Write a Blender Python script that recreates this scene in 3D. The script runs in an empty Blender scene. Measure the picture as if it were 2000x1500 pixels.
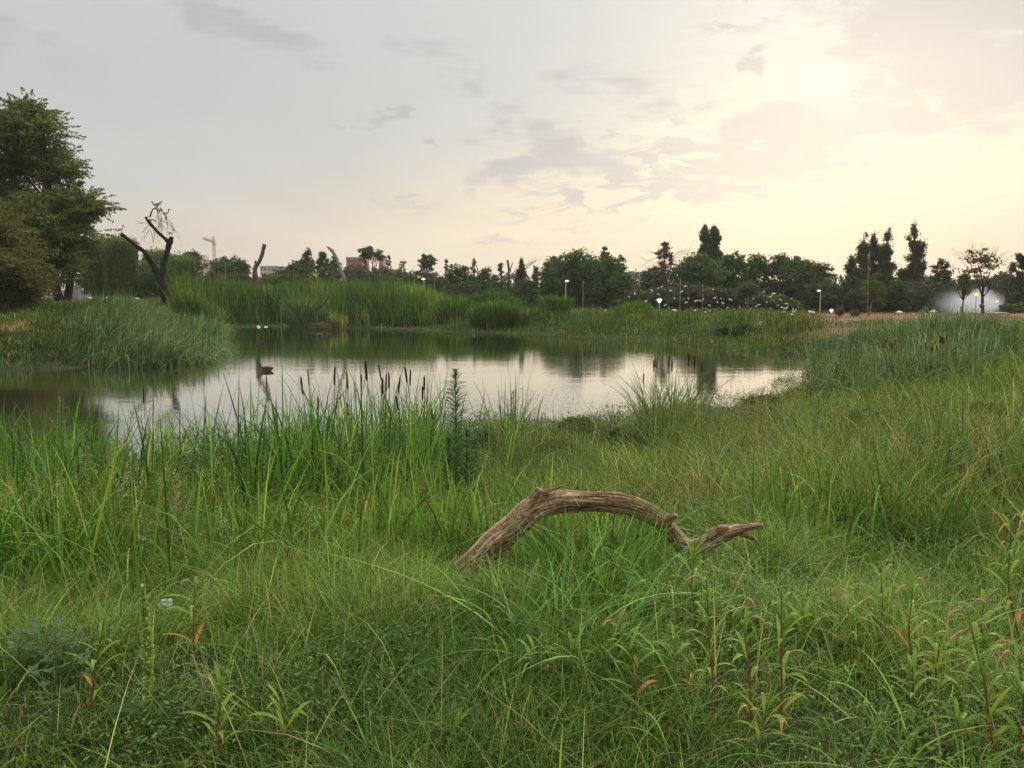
import bpy, math, random
import numpy as np
from mathutils import Vector, Matrix

random.seed(7)
RNG = np.random.default_rng(11)
sc = bpy.context.scene
COL = sc.collection
EYE = 3.2
PITCH = math.atan(175.0 / 1600.0)
CP, SP = math.cos(PITCH), math.sin(PITCH)

# ------------------------------------------------------------------ camera
cd = bpy.data.cameras.new('camera')
cd.sensor_width = 36.0
cd.lens = 28.8
cd.clip_start = 0.05
cd.clip_end = 6000
cam = bpy.data.objects.new('camera', cd)
COL.objects.link(cam)
cam.location = (0, 0, EYE)
cam.rotation_euler = (math.pi / 2 - PITCH, 0, 0)
sc.camera = cam


def ray(px, py):
    u, v = (px - 1000) / 1600.0, (py - 750) / 1600.0
    return u, CP - v * SP, -SP - v * CP


def P(px, py, Y):
    """world point at forward distance Y that lies in the direction of photo pixel px,py"""
    u, dy, dz = ray(px, py)
    return Vector((u / dy * Y, Y, EYE + dz / dy * Y))


# ------------------------------------------------------------------ render settings
sc.view_settings.view_transform = 'Standard'
sc.view_settings.look = 'None'
sc.view_settings.gamma = 1
sc.view_settings.exposure = 0.1
cy = sc.cycles
cy.use_denoising = True
try:
    cy.denoiser = 'OPENIMAGEDENOISE'
    cy.denoising_input_passes = 'RGB_ALBEDO_NORMAL'
except Exception:
    pass
cy.max_bounces = 7
cy.diffuse_bounces = 3
cy.glossy_bounces = 2
cy.transmission_bounces = 4
cy.transparent_max_bounces = 6
cy.volume_bounces = 1
cy.use_adaptive_sampling = True
cy.adaptive_threshold = 0.02
cy.sample_clamp_indirect = 6.0

# ------------------------------------------------------------------ world: overcast evening sky
SUN_AZ, SUN_EL = math.radians(21), math.radians(13)
w = bpy.data.worlds.new("World")
sc.world = w
w.use_nodes = True
nt = w.node_tree
nt.nodes.clear()


class NT:
    """tiny helper to write shader maths"""

    def __init__(self, tree):
        self.t = tree

    def n(self, kind, **kw):
        nd = self.t.nodes.new(kind)
        for k, v in kw.items():
            setattr(nd, k, v)
        return nd

    def put(self, sock, v):
        if hasattr(v, 'is_output') or isinstance(v, bpy.types.NodeSocket):
            self.t.links.new(v, sock)
        else:
            if sock.type == 'RGBA' and len(v) == 3:
                v = (*v, 1)
            sock.default_value = v

    def m(self, op, a, b=0.0, c=0.0, clamp=False):
        nd = self.n('ShaderNodeMath', operation=op, use_clamp=clamp)
        self.put(nd.inputs[0], a)
        self.put(nd.inputs[1], b)
        self.put(nd.inputs[2], c)
        return nd.outputs[0]

    def mix(self, f, a, b, mode='MIX'):
        nd = self.n('ShaderNodeMix', data_type='RGBA', blend_type=mode)
        self.put(nd.inputs[0], f)
        self.put(nd.inputs[6], a)
        self.put(nd.inputs[7], b)
        return nd.outputs[2]

    def sm(self, x, lo, hi, a=0.0, b=1.0):
        nd = self.n('ShaderNodeMapRange', interpolation_type='SMOOTHSTEP')
        self.put(nd.inputs[0], x)
        for i, v in enumerate((lo, hi, a, b)):
            nd.inputs[1 + i].default_value = v
        return nd.outputs[0]

    def noise(self, vec, scale, detail=5, rough=0.55, dist=0.0):
        nd = self.n('ShaderNodeTexNoise')
        if vec is not None:
            self.put(nd.inputs['Vector'], vec)
        nd.inputs['Scale'].default_value = scale
        nd.inputs['Detail'].default_value = detail
        nd.inputs['Roughness'].default_value = rough
        nd.inputs['Distortion'].default_value = dist
        return nd.outputs['Fac']

    def vec(self, x, y, z=0.0):
        nd = self.n('ShaderNodeCombineXYZ')
        for i, v in enumerate((x, y, z)):
            self.put(nd.inputs[i], v)
        return nd.outputs[0]


def azel(px, py):
    u, dy, dz = ray(px, py)
    return math.atan2(u, dy), math.atan2(dz, math.hypot(u, dy))


S = NT(nt)
tc = S.n('ShaderNodeTexCoord')
sx = S.n('ShaderNodeSeparateXYZ')
S.put(sx.inputs[0], tc.outputs['Generated'])
X, Y_, Z = sx.outputs
AZ = S.m('ARCTAN2', X, Y_)
EL = S.m('ARCSINE', Z)
DEG = math.pi / 180
# wispy cloud-plane coordinates
zz = S.m('ADD', S.m('MAXIMUM', Z, 0.0), 0.16)
cp = S.vec(S.m('DIVIDE', X, zz), S.m('DIVIDE', Y_, zz))
nbig = S.noise(cp, 0.55, 6, 0.5, 0.6)
nmid = S.noise(S.vec(S.m('MULTIPLY', AZ, 7.0), S.m('MULTIPLY', EL, 20.0), 3.1), 1.0, 7, 0.58, 0.7)
nfine = S.noise(S.vec(S.m('MULTIPLY', AZ, 24.0), S.m('MULTIPLY', EL, 62.0), 8.2), 1.0, 6, 0.6, 0.5)


wn = S.n('ShaderNodeTexNoise')
S.put(wn.inputs['Vector'], S.vec(S.m('MULTIPLY', AZ, 11.0), S.m('MULTIPLY', EL, 26.0), 5.7))
wn.inputs['Scale'].default_value = 1.0
wn.inputs['Detail'].default_value = 7
wn.inputs['Roughness'].default_value = .6
wsep = S.n('ShaderNodeSeparateColor')
S.put(wsep.inputs[0], wn.outputs['Color'])
AZW = S.m('ADD', AZ, S.m('MULTIPLY', S.m('SUBTRACT', wsep.outputs[0], .5), 13 * DEG))
ELW = S.m('ADD', EL, S.m('MULTIPLY', S.m('SUBTRACT', wsep.outputs[1], .5), 5.5 * DEG))


def gauss(a0, e0, sa, se, rot=0.0, warp=False):
    da, de = S.m('SUBTRACT', AZW if warp else AZ, a0), S.m('SUBTRACT', ELW if warp else EL, e0)
    c, s = math.cos(rot), math.sin(rot)
    p = S.m('ADD', S.m('MULTIPLY', da, c / sa), S.m('MULTIPLY', de, s / sa))
    q = S.m('SUBTRACT', S.m('MULTIPLY', de, c / se), S.m('MULTIPLY', da, s / se))
    r2 = S.m('ADD', S.m('MULTIPLY', p, p), S.m('MULTIPLY', q, q))
    return S.m('EXPONENT', S.m('MULTIPLY', r2, -1.0))


base = S.mix(S.sm(EL, 0.5 * DEG, 8.5 * DEG), (0.70, 0.59, 0.52), (0.585, 0.59, 0.62))
base = S.mix(S.sm(EL, 8 * DEG, 26 * DEG), base, (0.60, 0.61, 0.665))
# mild left-to-right brightening
base = S.mix(S.sm(AZ, -26 * DEG, 18 * DEG), base, S.mix(0.62, base, (0.82, 0.815, 0.83)))
pink = gauss(6 * DEG, 4.0 * DEG, 20 * DEG, 4.5 * DEG)
base = S.mix(S.m('MULTIPLY', pink, 0.8), base, (0.93, 0.75, 0.60))
glow = gauss(22 * DEG, 9.5 * DEG, 13 * DEG, 9.5 * DEG)
glow2 = gauss(17 * DEG, 8 * DEG, 21 * DEG, 5.5 * DEG, 0.20)
glow3 = gauss(30 * DEG, 6 * DEG, 12 * DEG, 7 * DEG)
gm = S.m('ADD', S.m('ADD', S.m('MULTIPLY', glow, 0.85), S.m('MULTIPLY', glow2, 0.6)), S.m('MULTIPLY', glow3, 0.4), clamp=True)
gm2 = S.m('MULTIPLY', gm, S.sm(nmid, 0.25, 0.55, 0.78, 1.08), clamp=True)
gm2 = S.m('MULTIPLY', gm2, S.sm(S.noise(S.vec(S.m('ADD', S.m('MULTIPLY', AZ, 8.0), S.m('MULTIPLY', EL, -7.0)), S.m('MULTIPLY', EL, 44.0), 6.6), 1.0, 6, 0.58, 0.8), 0.36, 0.6, 0.70, 1.04), clamp=True)
skyc = S.mix(gm2, base, S.mix(S.sm(EL, 6 * DEG, 17 * DEG), (0.96, 0.875, 0.71), (0.93, 0.875, 0.80)))
lowpink = gauss(24 * DEG, 2.2 * DEG, 24 * DEG, 4.2 * DEG)
skyc = S.mix(S.m('MULTIPLY', lowpink, 0.9), skyc, (0.95, 0.76, 0.61))
# grey cloud banks: placed masses broken up by noise
blobs = [(1800, 90, 5.5, 3.6, -0.5, 1.0), (1980, 130, 6, 4.5, 0, 1.0), (1900, 0, 9, 3, 0, .9), (1530, 255, 4.6, 2.0, 0.0, 1.1), (1730, 245, 6.0, 1.5, 0.12, 1.1), (1600, 295, 3.5, 1.2, .1, .9), (1660, 20, 3, 2, 0, .6), (1960, 270, 3, 1, 0, .5), (880, 120, 8, 2.2, -.3, .35), (1250, 180, 8, 2.5, -.2, .4),
         (1440, 330, 4.0, .9, 0.25, .8), (1490, 122, 1.2, 0.9, -0.6, 1.0), (1700, 170, 1.6, .6, 0, .8), (1100, 290, 5.5, 1.5, -0.25, .9),
         (1020, 340, 3.2, 1.3, 0.2, .85), (1160, 345, 1.3, .6, 0, .95), (1280, 335, 1.7, .7, 0, .95), (1385, 380, 1.6, .5, 0, .8),
         (1330, 365, 1.3, .5, 0, .8), (1620, 360, 2.0, .35, 0, .7), (1465, 382, .9, .5, 0, .8), (1220, 325, 1.0, .35, 0, .8),
         (960, 455, 2.2, .5, 0, .55), (740, 225, 1.5, .45, 0, .7), (825, 275, 1.6, .6, -.2, .7), (690, 245, 1.6, .4, 0.1, .5),
         (800, 400, 4.0, .7, 0, .5), (450, 40, 7, 1.6, -0.3, .7), (60, 90, 9, 2.2, 0.1, .5), (1210, 270, 2.6, .5, -.1, .7),
         (1890, 350, 3.0, .7, 0.0, .35), (1700, 300, 1.3, .5, 0.0, .7), (1500, 300, 3.0, .6, 0.15, .6)]
tot = None
for (bx, by, sa, se, rot, wt) in blobs:
    a0, e0 = azel(bx, by)
    g = S.m('MULTIPLY', gauss(a0, e0, sa * DEG, se * DEG, rot, True), wt)
    tot = g if tot is None else S.m('MAXIMUM', tot, g)
tot = S.m('MAXIMUM', tot, S.m('MULTIPLY', S.sm(nbig, .5, .72), S.sm(EL, 16 * DEG, 30 * DEG, 0.25, 0.6)))
band = S.m('MAXIMUM', gauss(12 * DEG, 8.5 * DEG, 13 * DEG, 3.4 * DEG, 0.15), S.m('MULTIPLY', gauss(20 * DEG, 18 * DEG, 16 * DEG, 7 * DEG), .38))
nst = S.noise(S.vec(S.m('ADD', S.m('MULTIPLY', AZ, 17.0), S.m('MULTIPLY', EL, -9.0)), S.m('MULTIPLY', EL, 58.0), 2.6), 1.0, 7, 0.6, 0.9)
tot = S.m('MAXIMUM', tot, S.m('MULTIPLY', S.m('MULTIPLY', S.sm(nst, .47, .56), band), 1.0))
edge = S.m('ADD', S.m('MULTIPLY', S.m('SUBTRACT', nmid, 0.5), 1.5), S.m('MULTIPLY', S.m('SUBTRACT', nfine, 0.5), 1.1))
cm = S.sm(S.m('ADD', tot, S.m('MULTIPLY', edge, S.sm(tot, 0.03, 0.35))), 0.20, 0.80)
ccol = S.mix(gm, (0.51, 0.505, 0.56), (0.68, 0.63, 0.65))
skyc = S.mix(S.m('MULTIPLY', cm, 0.86), skyc, ccol)
# faint mottling everywhere
skyc = S.mix(1.0, skyc, S.vec(*[S.sm(nbig, 0.3, 0.7, 1.05, 0.95)] * 3), 'MULTIPLY')
# brighter overcast overhead and behind (outside the picture)
up = S.sm(EL, 30 * DEG, 60 * DEG, 1.0, 4.1)
skyc = S.mix(1.0, skyc, S.vec(up, up, S.m('MULTIPLY', up, 0.93)), 'MULTIPLY')
# below the horizon
skyc = S.mix(S.sm(EL, -2.5 * DEG, -0.2 * DEG), (0.10, 0.11, 0.06), skyc)
nish = S.n('ShaderNodeTexSky', sky_type='NISHITA')
nish.sun_disc = False
nish.sun_elevation = SUN_EL
nish.sun_rotation = SUN_AZ
nish.dust_density = 3.0
bg1 = S.n('ShaderNodeBackground')
S.put(bg1.inputs[0], skyc)
bg1.inputs[1].default_value = 0.97
bg2 = S.n('ShaderNodeBackground')
S.put(bg2.inputs[0], nish.outputs[0])
bg2.inputs[1].default_value = 0.05
mx = S.n('ShaderNodeMixShader')
mx.inputs[0].default_value = 0.08
S.t.links.new(bg1.outputs[0], mx.inputs[1])
S.t.links.new(bg2.outputs[0], mx.inputs[2])
wo = S.n('ShaderNodeOutputWorld')
S.t.links.new(mx.outputs[0], wo.inputs[0])

# ------------------------------------------------------------------ veiled low sun
sd_ = bpy.data.lights.new('sun', 'SUN')
sd_.energy = 1.5
sd_.angle = math.radians(10)
sd_.color = (1.0, 0.86, 0.66)
sun = bpy.data.objects.new('sun', sd_)
COL.objects.link(sun)
d = Vector((math.sin(SUN_AZ) * math.cos(SUN_EL), math.cos(SUN_AZ) * math.cos(SUN_EL), math.sin(SUN_EL)))
sun.rotation_euler = d.to_track_quat('Z', 'Y').to_euler()


# ------------------------------------------------------------------ helpers
def tag(o, label=None, cat=None, group=None, kind=None):
    if label: o['label'] = label
    if cat: o['category'] = cat
    if group: o['group'] = group
    if kind: o['kind'] = kind
    return o


def empty(name, loc):
    o = bpy.data.objects.new(name, None)
    o.empty_display_size = 0.1
    o.location = loc
    COL.objects.link(o)
    return o


_T = np.random.default_rng(5).random((64, 64, 64)).astype(np.float32)


def vn3(x, y, z):
    """smooth value noise in 0..1"""
    x, y, z = np.broadcast_arrays(np.asarray(x, float), np.asarray(y, float), np.asarray(z, float))
    xi, yi, zi = np.floor(x).astype(int), np.floor(y).astype(int), np.floor(z).astype(int)
    fx, fy, fz = x - xi, y - yi, z - zi
    fx, fy, fz = [f * f * (3 - 2 * f) for f in (fx, fy, fz)]
    g = lambda a, b, c: _T[(xi + a) & 63, (yi + b) & 63, (zi + c) & 63]
    r = 0
    for a in (0, 1):
        for b in (0, 1):
            for c in (0, 1):
                r = r + g(a, b, c) * (fx if a else 1 - fx) * (fy if b else 1 - fy) * (fz if c else 1 - fz)
    return r


def vn(x, y, s, seed=0):
    return vn3(np.asarray(x) / s + 7.3, np.asarray(y) / s + 3.1, seed * 1.7 + .37)


def smst(x, a, b):
    t = np.clip((x - a) / (b - a), 0, 1)
    return t * t * (3 - 2 * t)


class MB:
    """collects quads, then makes one mesh object"""

    def __init__(self):
        self.v, self.q, self.c, self.n = [], [], [], 0

    def add(self, v, q, c):
        v = np.asarray(v, dtype=np.float32).reshape(-1, 3)
        if len(v) == 0: return
        c = np.asarray(c, dtype=np.float32)
        if c.ndim == 1: c = np.tile(c[:3], (len(v), 1))
        self.v.append(v)
        self.q.append(np.asarray(q, dtype=np.int32).reshape(-1, 4) + self.n)
        self.c.append(c)
        self.n += len(v)

    def build(self, name, mat, parent=None, origin=(0, 0, 0), smooth=False):
        v = np.concatenate(self.v) - np.asarray(origin, dtype=np.float32)
        q = np.concatenate(self.q)
        c = np.concatenate(self.c)
        me = bpy.data.meshes.new(name)
        me.vertices.add(len(v))
        me.vertices.foreach_set('co', v.ravel())
        me.loops.add(len(q) * 4)
        me.loops.foreach_set('vertex_index', q.ravel())
        me.polygons.add(len(q))
        me.polygons.foreach_set('loop_start', np.arange(len(q), dtype=np.int32) * 4)
        me.polygons.foreach_set('use_smooth', np.full(len(q), bool(smooth)))
        at = me.color_attributes.new('Col', 'FLOAT_COLOR', 'POINT')
        at.data.foreach_set('color', np.concatenate([c, np.ones((len(c), 1), np.float32)], 1).ravel())
        me.update(calc_edges=True)
        me.materials.append(mat)
        o = bpy.data.objects.new(name, me)
        COL.objects.link(o)
        if parent is not None:
            o.parent = parent
        else:
            o.location = origin
        return o


def tube(mb, pts, rad, col, nseg=8, cap=True, noise=0.0, fine=0):
    """a tube through pts with radii; col one colour"""
    pts = np.asarray(pts, float)
    rad = np.asarray(rad, float)
    if fine:
        t = np.arange(len(pts))
        tt = np.linspace(0, len(pts) - 1, fine)
        # catmull-rom
        i = np.clip(np.floor(tt).astype(int), 0, len(pts) - 2)
        f = (tt - i)[:, None]
        g = lambda k: pts[np.clip(i + k, 0, len(pts) - 1)]
        p0, p1, p2, p3 = g(-1), g(0), g(1), g(2)
        rad = np.interp(tt, t, rad)
        pts = 0.5 * (2 * p1 + (p2 - p0) * f + (2 * p0 - 5 * p1 + 4 * p2 - p3) * f ** 2 + (3 * p1 - p0 - 3 * p2 + p3) * f ** 3)
    if cap:
        pts = np.vstack([pts[0], pts, pts[-1]])
        rad = np.concatenate([[rad[0] * .02], rad, [rad[-1] * .02]])
    n = len(pts)
    tan = np.gradient(pts, axis=0)
    if cap:
        tan[0] = tan[2] if n > 3 else tan[1]; tan[1] = tan[0]
        tan[-1] = tan[-3] if n > 3 else tan[-2]; tan[-2] = tan[-1]
        if n == 4:
            tan[:] = pts[2] - pts[1]
    tan /= np.linalg.norm(tan, axis=1)[:, None] + 1e-9
    a = np.array([0, 0, 1.0]) if abs(tan[0][2]) < .9 else np.array([1.0, 0, 0])
    u = np.cross(tan[0], a); u /= np.linalg.norm(u)
    V = []
    th = np.linspace(0, 2 * math.pi, nseg, endpoint=False)
    for k in range(n):
        u = u - tan[k] * np.dot(u, tan[k]); u /= np.linalg.norm(u) + 1e-9
        v = np.cross(tan[k], u)
        r = rad[k] * np.ones(nseg)
        if noise:
            r = r * (1 + noise * (vn3(np.cos(th) * 2 + 9, np.sin(th) * 2 + 5, k * .45 + pts[0][0]) - .5) * 2)
        V.append(pts[k] + np.outer(np.cos(th) * r, u) + np.outer(np.sin(th) * r, v))
    V = np.concatenate(V)
    q = []
    idx = np.arange(n - 1)[:, None] * nseg
    j = np.arange(nseg)[None]
    j2 = (j + 1) % nseg
    q = np.stack([idx + j, idx + j2, idx + nseg + j2, idx + nseg + j], -1).reshape(-1, 4)
    mb.add(V, q, col)


def box(mb, c, s, col, rz=0.0):
    c = np.asarray(c, float); hx, hy, hz = [k / 2 for k in s]
    v = np.array([[a, b, d] for a in (-hx, hx) for b in (-hy, hy) for d in (-hz, hz)])
    R = np.array([[math.cos(rz), math.sin(rz), 0], [-math.sin(rz), math.cos(rz), 0], [0, 0, 1]])
    v = v @ R + c
    mb.add(v, [[0, 1, 3, 2], [4, 6, 7, 5], [0, 4, 5, 1], [2, 3, 7, 6], [0, 2, 6, 4], [1, 5, 7, 3]], col)


def ellipsoid(mb, c, r, col, nu=14, nv=9, rot=None):
    c = np.asarray(c, float)
    V = []
    for i in range(nv):
        ph = -math.pi / 2 + math.pi * (i / (nv - 1)) * 0.999 + 0.0005
        for j in range(nu):
            t = 2 * math.pi * j / nu
            V.append((math.cos(ph) * math.cos(t) * r[0], math.cos(ph) * math.sin(t) * r[1], math.sin(ph) * r[2]))
    V = np.array(V)
    if rot is not None: V = V @ np.array(rot).T
    q = [[i * nu + j, i * nu + (j + 1) % nu, (i + 1) * nu + (j + 1) % nu, (i + 1) * nu + j] for i in range(nv - 1) for j in range(nu)]
    mb.add(V + c, q, col)


# ------------------------------------------------------------------ materials
def mat(name, rough=0.6, trans=0.0, color=None, attr=True, spec=0.3, bump=0.0, bscale=8.0, stretch=None, mottle=0.0, mscale=3.0, metal=0.0):
    m = bpy.data.materials.new(name)
    m.use_nodes = True
    t = m.node_tree
    t.nodes.clear()
    N = NT(t)
    out = N.n('ShaderNodeOutputMaterial')
    bs = N.n('ShaderNodeBsdfPrincipled')
    bs.inputs['Roughness'].default_value = rough
    bs.inputs['Specular IOR Level'].default_value = spec
    bs.inputs['Metallic'].default_value = metal
    if attr:
        at = N.n('ShaderNodeAttribute', attribute_name='Col')
        c = at.outputs['Color']
    else:
        rgb = N.n('ShaderNodeRGB')
        rgb.outputs[0].default_value = (*color, 1)
        c = rgb.outputs[0]
    tcn = N.n('ShaderNodeTexCoord')
    vec = tcn.outputs['Object']
    if stretch:
        mp = N.n('ShaderNodeMapping')
        mp.inputs['Scale'].default_value = stretch
        N.put(mp.inputs[0], vec)
        vec = mp.outputs[0]
    if mottle:
        f = N.sm(N.noise(vec, mscale, 6, .6), .3, .7, 1 - mottle, 1 + mottle)
        c = N.mix(1.0, c, N.vec(f, f, f), 'MULTIPLY')
    N.put(bs.inputs['Base Color'], c)
    if bump:
        b = N.n('ShaderNodeBump')
        b.inputs['Strength'].default_value = 1.0
        b.inputs['Distance'].default_value = bump
        N.put(b.inputs['Height'], N.noise(vec, bscale, 6, .65))
        N.t.links.new(b.outputs[0], bs.inputs['Normal'])
    sh = bs.outputs[0]
    if trans:
        tr = N.n('ShaderNodeBsdfTranslucent')
        tcx = N.mix(1.0, c, (1.25, 1.15, 0.6), 'MULTIPLY')
        N.put(tr.inputs[0], tcx)
        ms = N.n('ShaderNodeMixShader')
        ms.inputs[0].default_value = trans
        t.links.new(sh, ms.inputs[1])
        t.links.new(tr.outputs[0], ms.inputs[2])
        sh = ms.outputs[0]
    t.links.new(sh, out.inputs[0])
    return m


M_LEAF = mat('leaf', .6, .35, spec=.12)
M_BLADE = mat('grass_blade', .6, .38, spec=.12)
M_PLANT = mat('plant_leaf', .5, .34, spec=.14, mottle=.15, mscale=30)
M_BARK = mat('bark', .85, bump=.03, bscale=14, stretch=(1, 1, .25), mottle=.3, mscale=9, spec=.15)
M_DEAD = mat('dead_wood', .8, bump=.02, bscale=10, stretch=(1, 1, .2), mottle=.25, mscale=6, spec=.15)
M_PAINT = mat('paint', .5, mottle=.08, mscale=4, spec=.3)
M_WALL = mat('wall', .85, mottle=.12, mscale=.3, spec=.2)
M_FEATHER = mat('feather', .8, mottle=.06, mscale=30, spec=.1)
M_HEAD = mat('seed_head', .9, bump=.002, bscale=300, mottle=.15, mscale=60, spec=.1)

# ------------------------------------------------------------------ pond outline and terrain
EDGE_PX = [(-700, 722), (-300, 724), (0, 722), (60, 724), (130, 721), (200, 715), (270, 717), (330, 712), (400, 692), (440, 668), (452, 648), (462, 638.5),
           (520, 637.5), (600, 639), (700, 641), (800, 643), (900, 650), (990, 651), (1080, 655), (1160, 661), (1230, 664), (1300, 667), (1400, 677),
           (1440, 685), (1490, 691), (1560, 694), (1600, 700),
           (1600, 720), (1575, 760), (1500, 792), (1400, 812), (1300, 822), (1180, 832), (1060, 845), (930, 862), (800, 885), (700, 900), (600, 915), (450, 925),
           (300, 935), (150, 950), (0, 965), (-400, 985), (-900, 985)]


def gz(px, py, z=0.0):
    u, dy, dz = ray(px, py)
    k = (z - EYE) / dz
    return (u * k, dy * k)


POND = np.array([gz(*p) for p in EDGE_PX])


def sdist(x, y):
    """signed distance to the pond edge, negative in the water"""
    x = np.atleast_1d(np.asarray(x, float)); y = np.atleast_1d(np.asarray(y, float))
    best = np.full(x.shape, 1e9)
    inside = np.zeros(x.shape, bool)
    n = len(POND)
    for i in range(n):
        ax, ay = POND[i]; bx, by = POND[(i + 1) % n]
        ex, ey = bx - ax, by - ay
        t = np.clip(((x - ax) * ex + (y - ay) * ey) / (ex * ex + ey * ey), 0, 1)
        best = np.minimum(best, (x - ax - t * ex) ** 2 + (y - ay - t * ey) ** 2)
        if ay != by:
            c = ((ay > y) != (by > y)) & (x < (bx - ax) * (y - ay) / (by - ay) + ax)
            inside ^= c
    dd = np.sqrt(best)
    return np.where(inside, -dd, dd)


def terr(x, y):
    x = np.atleast_1d(np.asarray(x, float)); y = np.atleast_1d(np.asarray(y, float))
    s = sdist(x, y) + (vn(x, y, 1.3, 4) - .5) * .5 * smst(y, 14, 30)
    H = np.interp(y, [0, 5, 25, 80, 95, 130, 400, 3000], [1.6, 1.6, 1.5, 1.0, .95, .35, .3, .3])
    left = smst(-x, 10 + y * .17, 10 + y * .35) * smst(y, 36, 62)
    H = H + left * np.interp(y, [40, 60, 90, 130, 200], [.2, 1.1, 1.4, 1.6, 1.2])
    near = 1 - smst(y, 18, 34)
    W = (11.5 + 5.5 * smst(x, 0, 6)) * near + 9 * (1 - near)
    k = np.clip(s / W, 0, 1)
    prof = near * k ** 1.5 + (1 - near) * (k * k * (3 - 2 * k))
    h = .1 * smst(s, 0, .5) + (H - .1) * prof
    h = h + (vn(x, y, 3.1, 1) - .5) * .16 * smst(s, 0, 3) + (vn(x, y, .8, 2) - .5) * .06 * smst(s, .3, 2) * (y < 40)
    far = smst(y, 500, 1500)
    h = h + far * 2.0 * vn(x, y, 300, 3)
    h = np.where(s < 0, -1.0 * smst(-s, 0, 4) - .12 * smst(-s, 0, .3), h)
    return h


def tz(x, y):
    return float(terr(x, y)[0])


def ghit(px, py):
    """where the view ray of a photo pixel meets the ground"""
    u, dy, dz = ray(px, py)
    ks = np.concatenate([np.arange(2, 40, .05), np.arange(40, 200, .4)])
    z = EYE + dz * ks
    g = terr(u * ks, dy * ks)
    i = int(np.argmax(z < g))
    k = ks[i]
    return Vector((u * k, dy * k, float(g[i])))


def axis_nodes():
    ys = np.concatenate([np.arange(-30, 2, 4.0), np.arange(2, 34, .3), np.arange(34, 100, .7), np.geomspace(100, 4000, 45)])
    a = np.concatenate([np.arange(0, 14, .3), np.arange(14, 70, .8), np.geomspace(70, 3500, 40)])
    xs = np.concatenate([-a[:0:-1], a])
    return xs, ys


xs, ys = axis_nodes()
GX, GY = np.meshgrid(xs, ys)
GZ = terr(GX.ravel(), GY.ravel()).reshape(GX.shape)
mb = MB()
nx = len(xs)
ii, jj = np.meshgrid(np.arange(len(ys) - 1), np.arange(nx - 1), indexing='ij')
qq = np.stack([ii * nx + jj, ii * nx + jj + 1, (ii + 1) * nx + jj + 1, (ii + 1) * nx + jj], -1).reshape(-1, 4)
gx, gy = GX.ravel(), GY.ravel()
soil = np.array([.030, .034, .014]); brown = np.array([.17, .085, .05]); dry = np.array([.20, .13, .06]); turf = np.array([.045, .065, .02])
ppx = 1000 + 1600 * gx / np.maximum(gy, 1)
c = np.tile(soil, (len(gx), 1))
k = smst(gy, 25, 60)[:, None]; c = c * (1 - k) + turf * k
SDG = sdist(gx, gy)


def field_mask(x, y):
    """bare brown field beyond the right bank"""
    px = 1000 + 1600 * x / np.maximum(y, 1)
    n = vn(x, y, 4, 9)
    return smst(px, 1420, 1620) * smst(y + (n - .5) * 10, 47, 54) * (1 - smst(y, 100, 115)) * (px < 2700)


def soil_mask(x, y):
    px = 1000 + 1600 * x / np.maximum(y, 1)
    n = vn(x, y, 1.6, 12)
    a = smst(n, .3, .5) * smst(px, 1415, 1430) * (1 - smst(px, 1455, 1478)) * smst(y, 66, 68) * (1 - smst(y, 75, 78))
    b = smst(n, .35, .5) * smst(px, 1465, 1480) * (1 - smst(px, 1492, 1500)) * smst(y, 56, 58) * (1 - smst(y, 70, 74))
    road = smst(px, 1085, 1110) * (1 - smst(px, 1200, 1225)) * smst(y, 95, 97) * (1 - smst(y, 104, 106))
    return np.maximum(np.maximum(a, b), road)


def dry_mask(x, y):
    px = 1000 + 1600 * x / np.maximum(y, 1)
    n = vn(x, y, 3, 21)
    return np.maximum(smst(px, 110, 150) * (1 - smst(px, 215, 260)) * smst(y + (n - .5) * 14, 62, 68) * (1 - smst(y, 96, 104)),
                      (1 - smst(px, 40, 90)) * smst(y, 41, 43) * (1 - smst(y, 46, 49)) * smst(n, .35, .6))


for msk, cc in ((field_mask(gx, gy), brown), (soil_mask(gx, gy), np.array([.22, .09, .05])), (dry_mask(gx, gy), dry)):
    c = c * (1 - msk[:, None]) + cc * msk[:, None]
k = (smst(-SDG, -.4, 0))[:, None]
c = c * (1 - k) + np.array([.05, .035, .02]) * k
mb.add(np.stack([gx, gy, GZ.ravel()], 1), qq, c)
M_GROUND = mat('ground', .95, mottle=.35, mscale=1.6, bump=.05, bscale=6, spec=.1)
g = mb.build('ground', M_GROUND, smooth=True)
tag(g, kind='structure')

# water
mw = bpy.data.materials.new('pond_water')
mw.use_nodes = True
N = NT(mw.node_tree)
bs = mw.node_tree.nodes['Principled BSDF']
bs.inputs['Base Color'].default_value = (.045, .046, .018, 1)
bs.inputs['Roughness'].default_value = .025
bs.inputs['IOR'].default_value = 2.8
bs.inputs['Specular IOR Level'].default_value = .75
tcn = N.n('ShaderNodeTexCoord')
mp = N.n('ShaderNodeMapping'); mp.inputs['Scale'].default_value = (.55, 1.6, 1)
N.put(mp.inputs[0], tcn.outputs['Object'])
h1 = N.noise(mp.outputs[0], 3.2, 4, .55, .4)
h2 = N.noise(mp.outputs[0], .5, 3, .5, .2)
patch = N.sm(N.noise(tcn.outputs['Object'], .07, 3, .5), .38, .62, .35, 1.3)
hh = N.m('ADD', N.m('MULTIPLY', N.m('MULTIPLY', h1, patch), 1.0), N.m('MULTIPLY', h2, 1.6))
b = N.n('ShaderNodeBump'); b.inputs['Distance'].default_value = .0026
N.put(b.inputs['Height'], hh)
mw.node_tree.links.new(b.outputs[0], bs.inputs['Normal'])
bs.inputs['Specular IOR Level'].default_value = 0
gl = N.n('ShaderNodeBsdfGlossy'); gl.inputs['Color'].default_value = (.97, .96, .94, 1); gl.inputs['Roughness'].default_value = .03
mw.node_tree.links.new(b.outputs[0], gl.inputs['Normal'])
fr = N.n('ShaderNodeFresnel'); fr.inputs['IOR'].default_value = 1.33
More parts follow.
